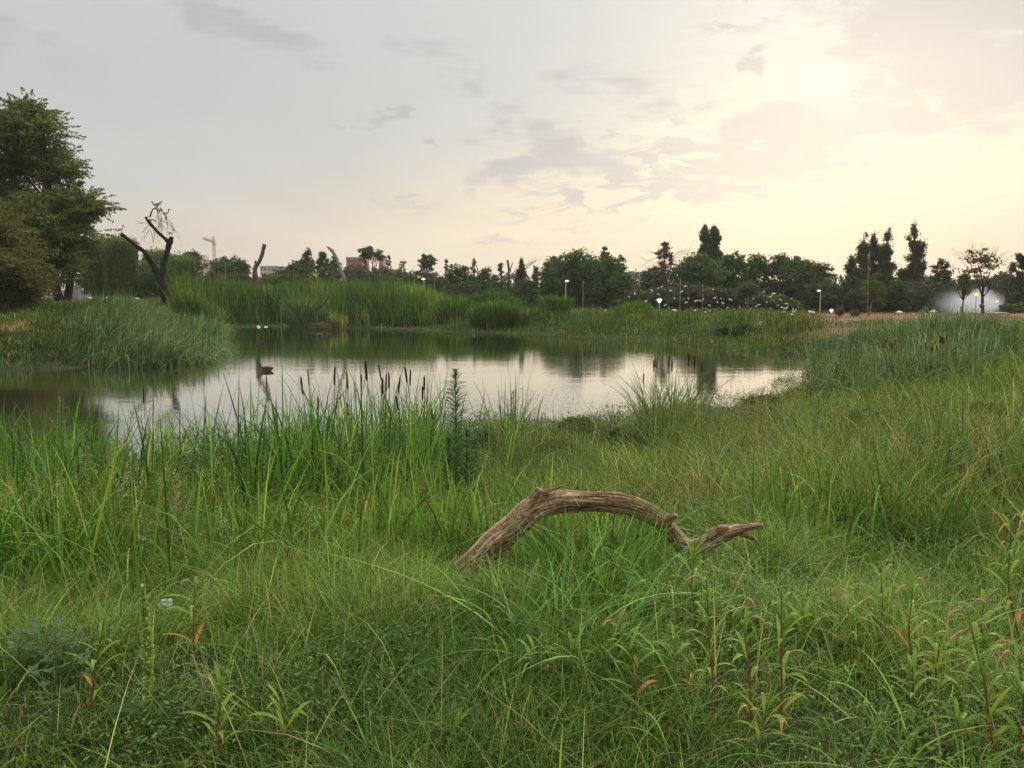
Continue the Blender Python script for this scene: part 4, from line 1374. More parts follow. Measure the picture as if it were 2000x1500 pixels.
mb = MB(); lattice(mb, (c0.x, Y, 0), (c0.x, Y, P(420, 474, Y).z), 1.6, 16, CR, .15); mb.build('mast', M_PAINT, kr, kr.location[:])
mb = MB(); a = P(420, 471.5, Y).z
lattice(mb, (c0.x, Y, a), (c0.x + 2.0, Y - 26, a + .6), 1.4, 12, CR, .18); mb.build('jib', M_PAINT, kr, kr.location[:])
mb = MB(); lattice(mb, (c0.x, Y, a), (c0.x - 2.6, Y + 10, a), 1.4, 5, CR, .18); box(mb, (c0.x - 2.6, Y + 9, a - 1), (2.0, 2.4, 2), (.35, .3, .27)); mb.build('counter_jib', M_PAINT, kr, kr.location[:])
mb = MB(); box(mb, (c0.x + .9, Y - 1.6, a - 1.0), (1.6, 1.6, 1.8), (.55, .45, .35)); mb.build('cab', M_PAINT, kr, kr.location[:])
mb = MB(); lattice(mb, (c0.x, Y, a), (c0.x, Y, P(420, 462, Y).z), .9, 3, CR, .16); tube(mb, [(c0.x, Y, P(420, 462, Y).z), (c0.x + 2, Y - 24, a + .9)], [.07, .07], CR, 4); mb.build('tower_top', M_PAINT, kr, kr.location[:])


def building(label, x0, x1, top, Y, col, rows, cols_, roofcol=None, extra=(), depth=14, wincol=(.06, .06, .07)):
    a, b2 = P(x0, top, Y), P(x1, top, Y)
    zt = a.z; W_ = b2.x - a.x; cx = (a.x + b2.x) / 2
    r = tag(empty('apartment_building', (cx, Y, .3)), label, 'building')
    mb = MB(); box(mb, (cx, Y + depth / 2, zt / 2), (W_, depth, zt), col); mb.build('wall', M_WALL, r, r.location[:])
    mb = MB(); box(mb, (cx, Y + depth / 2, zt + .25), (W_ + .6, depth + .6, .5), roofcol or tuple(c * .8 for c in col))
    mb.build('roof', M_WALL, r, r.location[:])
    for (e0, e1, et) in extra:
        q0, q1 = P(e0, et, Y), P(e1, et, Y)
        mb = MB(); box(mb, ((q0.x + q1.x) / 2, Y + depth * .4, (q0.z + zt) / 2 + .5), (q1.x - q0.x, depth * .5, q0.z - zt), col); mb.build('roof_house', M_WALL, r, r.location[:])
    for i in range(rows):
        for j in range(cols_):
            mb = MB(); box(mb, (a.x + W_ * (j + .5) / cols_, Y - .02, zt - 1.6 - i * 3.0), (W_ / cols_ * .55, .1, 1.4), wincol); mb.build('window', M_PAINT, r, r.location[:])
    return r


building('pale pinkish flats left of the tower crane', 384, 414, 509, 560, (.55, .40, .33), 2, 5, extra=((388, 398, 499),))
building('low pale flats behind the bushes right of the forked trunk', 508, 542, 521, 520, (.42, .38, .33), 2, 5, roofcol=(.25, .2, .18))
building('long low cream block with dark roof line', 538, 562, 523, 500, (.45, .40, .34), 2, 6, roofcol=(.16, .14, .14))
building('red brick building beside the flat topped tree', 676, 712, 504, 430, (.36, .15, .11), 3, 6, roofcol=(.40, .30, .24), extra=((700, 710, 499),))
building('right end of a red brick building behind the flat topped tree', 740, 748, 502, 440, (.34, .17, .13), 3, 2)
building('distant beige flats in the gap right of the domed trees', 1230, 1258, 533, 430, (.42, .36, .31), 3, 6, extra=((1232, 1242, 531),))
building('second distant beige block, partly hidden by the reddish gum tree', 1256, 1272, 536, 450, (.40, .35, .31), 3, 3)

# ------------------------------------------------------------------ fountain
Y = 104
f0 = P(1916, 612, Y); zb = tz(f0.x, Y)
fo = tag(empty('fountain', (f0.x, Y, zb)), 'fountain throwing a wide white spray of mist behind the brown ridge', 'fountain')
mb = MB(); tube(mb, [(f0.x, Y, zb - .3), (f0.x, Y, zb + .15), (f0.x, Y, zb + .16), (f0.x, Y, zb + .05)], [3.4, 3.4, 3.1, .2], (.35, .33, .3), 28)
mb.build('basin', M_WALL, fo, fo.location[:])
mb = MB(); tube(mb, [(f0.x, Y, zb), (f0.x, Y, zb + .7)], [.15, .08], (.2, .2, .2), 8); mb.build('nozzle', M_PAINT, fo, fo.location[:])
mv = bpy.data.materials.new('spray'); mv.use_nodes = True
t = mv.node_tree; t.nodes.clear(); N = NT(t)
pv = N.n('ShaderNodeVolumePrincipled'); o_ = N.n('ShaderNodeOutputMaterial')
pv.inputs['Color'].default_value = (.97, .97, .99, 1)
pv.inputs['Anisotropy'].default_value = .3
tcn = N.n('ShaderNodeTexCoord'); sxx = N.n('ShaderNodeSeparateXYZ'); N.put(sxx.inputs[0], tcn.outputs['Object'])
nn_ = N.noise(tcn.outputs['Object'], .75, 4, .6, .4)
ht = P(1916, 556, Y).z - zb
# falls off towards the left (drift) and the top
fx = N.sm(sxx.outputs[0], -8.5, 1.2, 0.0, 1.0)
fr_ = N.sm(sxx.outputs[0], 2.1, 2.7, 1.0, 0.0)
fz_ = N.sm(sxx.outputs[2], ht * .25, ht * .98, 1.0, 0.0)
dn = N.m('MULTIPLY', N.m('MULTIPLY', N.m('MULTIPLY', fx, fx), fr_), N.m('MULTIPLY', fz_, N.sm(nn_, .34, .62, .25, 1.5)))
ex = N.m('DIVIDE', N.m('ADD', sxx.outputs[0], 2.6), 6.6); ey = N.m('DIVIDE', sxx.outputs[1], 3.2); ez = N.m('DIVIDE', N.m('SUBTRACT', sxx.outputs[2], ht * .42), ht * .70)
er = N.m('SQRT', N.m('ADD', N.m('ADD', N.m('MULTIPLY', ex, ex), N.m('MULTIPLY', ey, ey)), N.m('MULTIPLY', ez, ez)))
dn = N.m('MULTIPLY', N.m('MULTIPLY', dn, .75), N.sm(N.m('ADD', er, N.m('MULTIPLY', N.m('SUBTRACT', nn_, .5), .5)), .45, .95, 1.0, 0.0))
N.put(pv.inputs['Density'], dn)
t.links.new(pv.outputs[0], o_.inputs[1])
mb = MB(); ellipsoid(mb, (f0.x - 2.6, Y, zb + ht * .5), (7.0, 3.2, ht * .72), (1, 1, 1), 24, 14)
mb.build('spray', mv, fo, fo.location[:])
mb = MB()
rng = np.random.default_rng(4)
for i in range(46):
    an = rng.random() * 6.28; sp = .5 + 2.0 * rng.random(); hh_ = ht * (.6 + .35 * rng.random()) * (1 - sp * .12)
    tt = np.linspace(0, .95, 26)
    c = np.stack([f0.x + math.cos(an) * sp * tt, Y + math.sin(an) * sp * tt, zb + .6 + hh_ * 4 * tt * (1 - tt) * .9], 1) + rng.normal(size=(26, 3)) * .06
    mb.add(*cards(c, unit(26, rng), unit(26, rng), .09 * np.ones(26), .07 * np.ones(26), np.tile((.75, .77, .8), (26, 1)), rng))
mb.build('water_drops', M_FEATHER, fo, fo.location[:])
lo = P(1907, 575, 87)  # glowing orange ellipsoid set on a thin pole above the spray
zb = tz(lo.x, 87)
r = tag(empty('orange_glow', (lo.x, 87, zb)), 'small bright orange light glowing just above the fountain spray', 'lamp')
mb = MB(); tube(mb, [(lo.x, 87, zb), (lo.x, 87, lo.z - .1)], [.025, .02], (.1, .1, .1), 6); mb.build('pole', M_PAINT, r, r.location[:])
mb = MB(); ellipsoid(mb, lo[:], (.2, .12, .14), (1, .6, .2), 10, 7); mb.build('lamp_head', M_ORANGE, r, r.location[:])

# ------------------------------------------------------------------ grasses
def blades(mb, x, y, z, h, w_, az, lean, curve, droop, col, segs=3, tipcol=None, rng=None, face=None):
    n = len(x)
    t = np.linspace(0, 1, segs + 1)[None, :]
    ca, sa = np.cos(az)[:, None], np.sin(az)[:, None]
    hor = h[:, None] * (lean[:, None] * t + curve[:, None] * t ** 2)
    up_ = h[:, None] * (t - droop[:, None] * t ** 3)
    C = np.stack([x[:, None] + ca * hor, y[:, None] + sa * hor, z[:, None] + up_], -1)
    fa = az + math.pi / 2 + (rng.normal(size=n) * .7 if face is None else face)
    sd = np.stack([np.cos(fa), np.sin(fa), np.zeros(n)], 1)[:, None, :]
    wd = (w_[:, None] * np.clip(np.minimum(1, .55 + t * 1.6) * (1 - t ** 2.2), .05, 1) * .5)[:, :, None]
    V = np.stack([C - sd * wd, C + sd * wd], 2)
    idx = np.arange(n)[:, None] * (segs + 1) * 2 + np.arange(segs)[None] * 2
    q = np.stack([idx, idx + 1, idx + 3, idx + 2], -1).reshape(-1, 4)
    if tipcol is not None:
        tt = (t[0] ** 2)[None, :, None]
        cc = col[:, None, :] * (1 - tt) + tipcol[:, None, :] * tt
    else:
        cc = np.repeat(col[:, None, :], segs + 1, 1)
    cc = np.repeat(cc[:, :, None, :], 2, 2).reshape(-1, 3)
    mb.add(V.reshape(-1, 3), q, cc)


def pal(n, rng, cols, wts, jit=.22, x=None, y=None, sc_=2.0, seed=0):
    cols = np.array(cols, float)
    k = rng.choice(len(cols), n, p=np.array(wts) / sum(wts))
    c = cols[k] * np.exp(rng.normal(size=(n, 1)) * .34) * np.array([1.22, 1.38, .92])
    if x is not None:
        f = (vn(x, y, sc_, seed) - .5)[:, None]
        c = c * (1 + f * np.array([.7, .45, .35])) * (1 + .75 * (vn(x, y, sc_ * 2.7, seed + 5) - .5))[:, None]
    return c


def wedge(n, r0, r1, a0, a1, pw, rng):
    az = np.radians(rng.uniform(a0, a1, n))
    u = rng.random(n)
    e = pw + 1
    r = (r0 ** e + u * (r1 ** e - r0 ** e)) ** (1 / e) if abs(e) > 1e-6 else r0 * (r1 / r0) ** u
    return r * np.sin(az), r * np.cos(az)


def ppx_(x, y): return 1000 + 1600 * x / np.maximum(y, .1)


g_fine = [(.060, .118, .026), (.092, .152, .036), (.13, .172, .052), (.17, .16, .07), (.045, .098, .024)]
g_mid = [(.042, .086, .022), (.068, .124, .030), (.105, .145, .045), (.17, .155, .075)]
g_broad = [(.045, .11, .022), (.075, .145, .030), (.11, .165, .045)]
g_blue = [(.040, .066, .038), (.066, .098, .060), (.10, .132, .086)]
g_reed = [(.034, .066, .020), (.055, .095, .028), (.085, .125, .038)]

# fine lawn-like grass in the foreground
rng = np.random.default_rng(101)
mb = MB()


def grass_field(mb, n, r0, r1, a0, a1, pw, hfun, wfun, cols, wts, rng, lean=.5, curve=.5, droop=.25, segs=3, keep=None, tip=None, seed=0, sdmin=.25):
    x, y = wedge(n, r0, r1, a0, a1, pw, rng)
    s = sdist(x, y)
    ok = s > sdmin
    if keep is not None: ok &= keep(x, y, s) > rng.random(n)
    x, y, s = x[ok], y[ok], s[ok]
    m = len(x)
    r = np.hypot(x, y)
    z = terr(x, y) - .01
    h = hfun(x, y, s, r) * (.55 + .9 * rng.random(m))
    flow = vn(x, y, .55, 40 + seed) * 9 + vn(x, y, 2.2, 41 + seed) * 6
    az = flow + rng.normal(size=m) * 1.7
    le = np.abs(rng.normal(size=m)) * lean
    cu = rng.random(m) * curve
    col = pal(m, rng, cols, wts, x=x, y=y, seed=seed, sc_=1.1)
    dryk = rng.random(m) < .05
    col[dryk] = np.array([.30, .23, .12]) * (.7 + .5 * rng.random((dryk.sum(), 1)))
    tc = col * np.array([1.25, 1.1, 1.1])
    blades(mb, x, y, z, h, wfun(r) * (.6 + .8 * rng.random(m)), az, le, cu, droop * (.3 + 1.2 * rng.random(m)) * (.4 + cu), col, segs, tc, rng)


def h_fine(x, y, s, r):
    lg = np.exp(-(((x - .5) / 1.2) ** 2) ** 2) * np.exp(-((y - 4.75) / .42) ** 2)
    lg = lg + .8 * np.exp(-((x + .22) / .25) ** 2) * np.exp(-((y - 4.6) / .35) ** 2); lg = np.minimum(lg, 1.2)
    return (1 - .6 * lg) * (.08 + .24 * smst(vn(x, y, .6, 51), .3, .8) + .08 * vn(x, y, .2, 52)) * (.5 + .5 * smst(y, 2.6, 4.6))


def fine_bottom(x, y, s):
    return (1.0 - .5 * smst(np.hypot(x, y), 7, 10)) * (.4 + .6 * smst(vn(x, y, .28, 160) * .6 + vn(x, y, .1, 161) * .4, .36, .52))


grass_field(mb, 190000, 2.0, 10.5, -44, 44, .15, h_fine, lambda r: .0030 + .00055 * r, g_fine, [3, 4, 2.4, .8, 2], rng, lean=.55, curve=.75, droop=.4, segs=3, keep=fine_bottom, seed=1)
tag(mb.build('fine_grass', M_BLADE), 'soft fine green grass covering the foreground', 'grass', kind='stuff')

# coarser blades mixed into the lawn
mb = MB()
grass_field(mb, 16000, 2.1, 8.5, -44, 44, .3, lambda x, y, s, r: (.20 + .22 * smst(vn(x, y, .5, 151), .3, .7)) * (.6 + .4 * smst(y, 2.6, 4.6)), lambda r: .0068 + .0004 * r, g_broad + [(.15, .17, .06)], [3, 3, 2, 1], rng, lean=.5, curve=1.0, droop=.6, segs=5, seed=9,
            keep=lambda x, y, s: smst(vn(x, y, .45, 152), .42, .68))
grass_field(mb, 1500, 2.1, 9, -44, 44, .3, lambda x, y, s, r: .22 + .2 * vn(x, y, .5, 153), lambda r: .0028 + .0004 * r, [(.24, .20, .10), (.18, .17, .08)], [1, 1], rng, lean=.8, curve=.6, droop=.3, segs=4, seed=10)
tag(mb.build('coarse_grass', M_BLADE), 'coarser blades and straw scattered through the foreground grass', 'grass', kind='stuff')

# meadow grass on both banks, 7 m to 26 m
mb = MB()


def h_mid(x, y, s, r):
    lim = .18 + .30 * smst(s, 0, 6)
    rt = smst(ppx_(x, y), 1350, 1700)
    return (lim + .22 * rt + .22 * smst(vn(x, y, 1.2, 55), .35, .8)) * (.75 + .4 * vn(x, y, .4, 56))


grass_field(mb, 105000, 7.0, 30, -44, 44, -.1, h_mid, lambda r: .0045 + .00085 * r, g_mid, [3, 3, 2.2, 1.8], rng, lean=.4, curve=.6, droop=.35, segs=3, seed=2,
            keep=lambda x, y, s: np.where(s < 25, 1.0, .6))
tag(mb.build('meadow_grass', M_BLADE), 'rough green meadow grass on the near bank', 'grass', kind='stuff')

# grass of the right plateau and the far banks
mb = MB()


def k_far(x, y, s):
    f = np.maximum(field_mask(x, y), soil_mask(x, y))
    return (1 - f) * (1 - .8 * dry_mask(x, y)) * (s < 60)


grass_field(mb, 170000, 26, 112, -40, 40, .0, lambda x, y, s, r: .28 + .35 * smst(vn(x, y, 4, 57), .35, .8) * smst(s, .5, 4) * (1 - .5 * smst(-x, 14, 26)) * (1 - .6 * smst(ppx_(x, y), 1500, 1700) * smst(y, 38, 46)) + .12 * vn(x, y, 1.2, 58),
            lambda r: .012 + .0008 * r, [(.034, .064, .020), (.056, .092, .028), (.085, .11, .038), (.12, .105, .055)], [3, 3, 2, .8], rng, lean=.35, curve=.45, droop=.3, segs=2, seed=3, keep=k_far, sdmin=.1)
tag(mb.build('bank_grass', M_BLADE), 'green grass on the far banks and slopes', 'grass', kind='stuff')
# sparse tufts creeping over the field
mb = MB()
grass_field(mb, 30000, 50, 118, 8, 40, .3, lambda x, y, s, r: .12 + .2 * vn(x, y, 3, 61), lambda r: .05 + 0 * r, [(.07, .10, .03), (.13, .11, .05), (.17, .10, .055)], [2, 1, 1.5], rng,
            segs=2, seed=4, keep=lambda x, y, s: smst(vn(x, y, 4.5, 62), .52, .66) * field_mask(x, y))
tag(mb.build('field_tufts', M_BLADE), 'scattered grass tufts on the bare brown field', 'grass', kind='stuff')
# dry reddish grass on the left
mb = MB()
grass_field(mb, 26000, 40, 110, -40, -20, .2, lambda x, y, s, r: .22 + .2 * vn(x, y, 3, 63), lambda r: .045 + 0 * r, [(.24, .14, .06), (.17, .12, .05), (.10, .11, .04)], [2, 1.4, .7], rng,
            segs=2, seed=5, keep=lambda x, y, s: dry_mask(x, y))
tag(mb.build('dry_grass', M_BLADE), 'rusty dry grass patch on the left bank', 'grass', kind='stuff')


# ---- reeds
def reeds(name, label, n, xy, keepf, hfun, w0, cols, wts, rng, lean=.12, curve=.35, droop=.15, segs=5, fringe=1.2, tip=1.15, base=.05, flow=None):
    x, y = xy(n)
    s = sdist(x, y)
    k = keepf(x, y, s) > rng.random(len(x))
    x, y, s = x[k], y[k], s[k]
    m = len(x)
    z = np.maximum(terr(x, y), -.25) - .02
    h = hfun(x, y, s) * (.42 + .72 * rng.random(m))
    az = (rng.random(m) * 6.28) if flow is None else flow + rng.normal(size=m) * 1.0
    le = np.abs(rng.normal(size=m)) * lean
    cu = rng.random(m) ** 1.4 * curve
    col = pal(m, rng, cols, wts, .25, x, y, 2.2, 71)
    mb = MB()
    blades(mb, x, y, z, h, w0 * (.6 + .8 * rng.random(m)), az, le, cu, droop * (.2 + cu * 2.2), col, segs, col * np.array([1.3, 1.15, 1.1]) * tip / 1.15, rng)
    return tag(mb.build(name, M_BLADE), label, 'reeds', kind='stuff')


def edge_mass(px0, px1, y0, y1):
    def f(n):
        y = rng.uniform(y0, y1, n)
        return (rng.uniform(px0, px1, n) - 1000) / 1600 * y, y
    return f


rng = np.random.default_rng(202)
# left clump
def kl(x, y, s):
    px = ppx_(x, y)
    return (s > -1.3) * (s < 8.5) * smst(px, 110, 220) * (1 - smst(px, 415, 445)) * (.55 + .6 * smst(vn(x, y, 1.5, 80), .3, .6))
reeds('left_reeds', 'grey green reed bed bending over the water on the left', 17000, edge_mass(60, 470, 35.5, 64), kl,
      lambda x, y, s: (1.5 + 1.5 * smst(ppx_(x, y), 70, 260) * (1 - .4 * smst(ppx_(x, y), 380, 450))) * (.8 + .35 * vn(x, y, 2.2, 81)) * .66, .07, g_blue, [2, 3, 2], rng,
      lean=.34, curve=.9, droop=.5, flow=.15)
# left bank weeds
reeds('left_bank_weeds', 'dark green rank weeds on the left bank', 26000, edge_mass(-350, 330, 36, 64), lambda x, y, s: (s > .2) * (1 - dry_mask(x, y)) * .8 * (y < 60),
      lambda x, y, s: .35 + .8 * smst(ppx_(x, y), -20, 200) * smst(vn(x, y, 3, 83), .2, .7) * smst(s, 0, 3), .05, [(.028, .046, .018), (.045, .066, .025), (.075, .06, .03)], [3, 2, 1], rng, lean=.3, curve=.5, segs=3)
# tall far reed bed
def kf(x, y, s):
    px = ppx_(x, y)
    return smst(px, 335, 365) * (1 - smst(px, 850, 880)) * (s > .9) * (s < 13) * (1 - .85 * (smst(px, 440, 455) * (1 - smst(px, 590, 600))) * (s < 2.2))
def hf(x, y, s):
    px = ppx_(x, y)
    e = .62 + .36 * vn(x, y * 0, 4.2, 84) + .28 * vn(x, y, 1.1, 85)
    return (2.2 + 1.8 * smst(s, .8, 4)) * e * (1 - .3 * smst(px, 800, 880)) * (1 - .12 * (1 - smst(px, 380, 440)))
reeds('tall_reeds', 'tall bright green reed bed along the far shore', 42000, edge_mass(330, 885, 76, 98), kf, hf, .11, g_reed, [2, 3, 2.6], rng, lean=.13, curve=.38, droop=.15)
# separate mounds of reeds (countable)
def mound(label, px, top, hw, Y, n, seed, cols=g_reed, w0=.095, zb0=None):
    r_ = np.random.default_rng(seed)
    n = int(n * 1.2)
    c = P(px, top, Y); R = hw / 1600 * Y * 1.1
    a = r_.random(n) * 6.28; q = np.sqrt(r_.random(n)) * R
    x, y = c.x + np.cos(a) * q * .75, Y + np.sin(a) * q * .75
    z = np.maximum(terr(x, y), -.1)
    H = (c.z - tz(c.x, Y)) * 1.22
    h = H * (1.02 - .45 * (q / R) ** 2) * (.55 + .5 * r_.random(n)) * (.8 + .45 * vn(x, y, .9, seed))
    mb = MB()
    blades(mb, x, y, z, h, w0 * (.6 + .8 * r_.random(n)), a + r_.normal(size=n) * .5, (q / R) * .28 + .04, r_.random(n) * .3, .1 + .2 * r_.random(n), pal(n, r_, cols, [2, 3, 2], .25, x, y, 1.5, seed % 9), 5, None, r_)
    o = mb.build('reed_clump', M_BLADE, None, (c.x, Y, tz(c.x, Y)))
    tag(o, label, 'reed clump')
mound('wide reed mound right of the tall reed bed', 885, 578, 40, 78, 3800, 1)
mound('tall rounded reed mound near the middle of the far shore', 962, 567, 52, 80, 5200, 2)
mound('reed mound in front of the tall rounded mound, at the water', 965, 586, 48, 71, 4200, 3)
mound('upright fan of reeds left of the tall thin street lamp', 1086, 574, 26, 76, 2600, 4)
mound('low reed mound between the middle mounds and the fan', 1030, 604, 36, 72, 2600, 5)
mound('round reed clump with brown base left of the glowing lantern', 1240, 589, 38, 76, 4600, 6, cols=[(.05, .11, .022), (.08, .15, .03), (.12, .17, .04)])
mound('pale bluish reed tuft at the water left of the snag', 585, 596, 22, 77, 1500, 7, cols=g_blue)
mound('yellowish dry tuft on the mud right of the snag', 662, 622, 14, 76, 500, 8, cols=[(.15, .14, .06), (.18, .17, .07), (.09, .11, .04)])
# low reeds along the water from the middle to the right
def kw(x, y, s):
    px = ppx_(x, y)
    return smst(px, 840, 880) * (1 - smst(px, 1590, 1640)) * (s > -.2) * (s < 9) * (.25 + .75 * smst(vn(x, y, 2.0, 86), .35, .6)) * (1 - soil_mask(x, y)) * np.where(px > 1200, .8, 1.0)
reeds('shore_reeds', 'low rank reeds and weeds along the far right waterline', 44000, edge_mass(840, 1640, 40, 84), kw,
      lambda x, y, s: (.35 + 1.1 * smst(s, .8, 3) * smst(vn(x, y, 2.6, 87), .25, .7)) * np.where(ppx_(x, y) < 1120, 1.25, 1.0) * (1 - .35 * smst(ppx_(x, y), 1450, 1600)), .05, [(.030, .055, .020), (.050, .080, .028), (.078, .105, .04), (.11, .10, .05)], [3, 3, 2, 1], rng, lean=.22, curve=.4, segs=4)
# right reed patch
def kr_(x, y, s):
    px = ppx_(x, y)
    return smst(px, 1565, 1610) * (1 - smst(px, 1880, 2010)) * (s > -.8) * smst(y, 21, 25) * (1 - smst(y + 0 * px, 42, 48)) * smst(vn(x, y, 1.6, 88) + .25, .3, .6)
reeds('right_reeds', 'blue green bulrush patch on the right bank', 20000, edge_mass(1560, 2020, 21, 54), kr_,
      lambda x, y, s: (1.15 + .55 * smst(s, 0, 4)) * (.8 + .35 * vn(x, y, 2, 89)) * (1 - .4 * smst(ppx_(x, y), 1850, 1990)) * (1 - .25 * smst(y, 36, 50)), .048, g_blue, [2, 3, 2.4], rng, lean=.25, curve=.75, droop=.4)
# tangled taller grass on the near right
def kt(x, y, s):
    return smst(ppx_(x, y), 1380, 1560) * smst(s, 1, 3) * smst(np.hypot(x, y), 9.5, 11.5) * (.3 + .8 * smst(vn(x, y, 1.4, 90), .35, .6))
reeds('tangled_grass', 'tangled long seeding grass on the near right bank', 20000, edge_mass(1380, 2350, 9.5, 27), kt,
      lambda x, y, s: (.55 + .55 * smst(vn(x, y, 1.5, 91), .3, .7)) * (1 + .3 * smst(ppx_(x, y), 1650, 1950)), .018, g_mid + [(.24, .22, .12)], [3, 3, 3, 1.5, 1.4], rng, lean=.4, curve=.9, droop=.5)

# broad-leaved tall grass between foreground and water
rng = np.random.default_rng(303)
def kb(x, y, s):
    px = ppx_(x, y); r = np.hypot(x, y)
    left = 1 - smst(px, 950, 1150)
    log = smst(px, 1020, 1060) * (1 - smst(px, 1290, 1330)) * smst(y, 5.15, 5.3) * (1 - smst(y, 6.6, 7.2)) * .9
    return np.maximum(np.maximum(left * smst(r, 5.0 + .5 * vn(x, y, 1, 3), 6.2), .42 * smst(r, 5.9, 7.5)) * smst(vn(x, y, .7, 92), .3, .55), log) * (s > .0)
reeds('broad_leaved_grass', 'tall broad leaved green grass in front of the water', 26000, edge_mass(-250, 1900, 4.8, 14.5), kb,
      lambda x, y, s: (.48 + .50 * smst(vn(x, y, 1.1, 93), .3, .7) * (1 - smst(ppx_(x, y), 1000, 1300) * smst(y, 8, 10))) * (1 - .4 * smst(y, 9, 12)) * (1 + .25 * (1 - smst(ppx_(x, y), 800, 1000))), .016, g_broad + [(.15, .19, .06)], [3, 3, 2, 1.2], rng, lean=.22, curve=.75, droop=.45, segs=6)
# bulrush leaves near the water
def kc(x, y, s):
    px = ppx_(x, y)
    a = np.exp(-((px - 670) / 180) ** 2) * .95 + np.exp(-((px - 1315) / 42) ** 2) * 2.5 * (y > 13) + .30 * (1 - smst(px, 330, 480)) + .28 * smst(px, 60, 200) * (1 - smst(px, 560, 700))
    a = a + .85 * np.exp(-((px - 820) / 26) ** 2) + .95 * np.exp(-((px - 50) / 110) ** 2) + .8 * np.exp(-((px - 1003) / 22) ** 2)
    return a * (s > -.6) * (s < 7) * smst(vn(x, y, .5, 111), .42, .6)
reeds('bulrush_leaves', 'long arching bulrush leaves at the near water edge', 13500, edge_mass(-150, 1450, 7.6, 17), kc,
      lambda x, y, s: (1.4 + .65 * vn(x, y, .8, 94)) * (1 + .28 * np.exp(-((ppx_(x, y) - 700) / 150) ** 2)) * np.where(ppx_(x, y) > 1200, .95, 1.0), .024, g_blue[:2] + g_broad + [(.26, .2, .09)], [2, 2, 3, 3, 2, .5], rng, lean=.2, curve=.75, droop=.5, segs=8)


# seed-head grasses: thin stalk with a loose panicle
def seed_grass(name, label, xs_, ys_, hs, colstem, colhead, rng, lean=.15, head=.16, nh=16, droopy=.5, w_=.0025, cw=.004, cl=.012):
    mb = MB()
    n = len(xs_)
    z = terr(xs_, ys_)
    az = rng.random(n) * 6.28
    le = np.abs(rng.normal(size=n)) * lean; cu = rng.random(n) * .35
    col = np.tile(colstem, (n, 1)) * (.8 + .4 * rng.random((n, 1)))
    blades(mb, xs_, ys_, z, hs, np.full(n, w_) * 1.6, az, le, cu, np.full(n, .08), col, 6, None, rng)
    for i in range(n):
        t = rng.uniform(1 - head / hs[i] * 1.4, 1, nh)
        hor = hs[i] * (le[i] * t + cu[i] * t ** 2)
        up_ = hs[i] * (t - .08 * t ** 3)
        c = np.stack([xs_[i] + np.cos(az[i]) * hor, ys_[i] + np.sin(az[i]) * hor, z[i] + up_], 1)
        sp = (1 - (t - (1 - head / hs[i])) / (head / hs[i] + 1e-6)) * head * .28
        c = c + rng.normal(size=(nh, 3)) * np.abs(sp)[:, None] * .6 + rng.normal(size=(nh, 3)) * .003
        d_ = unit(nh, rng) * .6 + [0, 0, 1 - droopy]; d_ /= np.linalg.norm(d_, axis=1)[:, None]
        mb.add(*cards(c, d_, unit(nh, rng), np.full(nh, cl) * (.7 + .6 * rng.random(nh)), np.full(nh, cw), np.tile(colhead, (nh, 1)) * (.7 + .6 * rng.random((nh, 1))), rng))
    return tag(mb.build(name, M_BLADE), label, 'grass', kind='stuff')


def pts_in(n, px0, px1, y0, y1, rng, cl=None):
    y = rng.uniform(y0, y1, n); x = (rng.uniform(px0, px1, n) - 1000) / 1600 * y
    k = sdist(x, y) > .3
    if cl is not None: k &= smst(vn(x, y, 1.0, cl), .4, .6) > rng.random(n)
    return x[k], y[k]


rng = np.random.default_rng(404)
x, y = pts_in(900, 950, 1500, 9, 17, rng, 95)
seed_grass('seeding_grass', 'fine seeding grass stalks standing before the bright water', x, y, rng.uniform(.7, 1.45, len(x)), (.14, .16, .06), (.20, .19, .09), rng, head=.3, nh=30, cw=.007, cl=.02, w_=.004)
x, y = pts_in(1700, 1480, 2250, 8, 24, rng, 96)
seed_grass('straw_seed_heads', 'straw coloured seed heads among the right bank grass', x, y, rng.uniform(.5, .95, len(x)), (.20, .19, .09), (.33, .28, .15), rng, head=.24, nh=26, cw=.012, cl=.03)
x, y = pts_in(300, -60, 420, 5.5, 10, rng, 97)
seed_grass('pale_seed_heads', 'cream seed heads in the tall grass at the left', x, y, rng.uniform(.5, .95, len(x)), (.2, .2, .09), (.42, .34, .18), rng, head=.16, nh=26, cw=.009, cl=.018)
x, y = pts_in(300, 0, 900, 5.3, 9.5, rng, 98)
seed_grass('rusty_sedge', 'rust brown sedge flower clusters in the left foreground', x, y, rng.uniform(.35, .62, len(x)), (.10, .12, .04), (.24, .12, .06), rng, head=.04, nh=22, cw=.012, cl=.016)
x, y = pts_in(900, 1180, 1480, 6.6, 8.6, rng)
seed_grass('brown_sedge', 'brownish feathery sedge patch behind the bent branch', x, y, rng.uniform(.3, .5, len(x)), (.16, .13, .06), (.20, .12, .06), rng, head=.14, nh=12)
x, y = pts_in(260, 60, 620, 5.0, 8, rng, 99)
seed_grass('white_flowers', 'tiny white flower sprays in the left grass', x, y, rng.uniform(.3, .55, len(x)), (.12, .15, .06), (.62, .62, .52), rng, head=.10, nh=10, cw=.006, cl=.008)

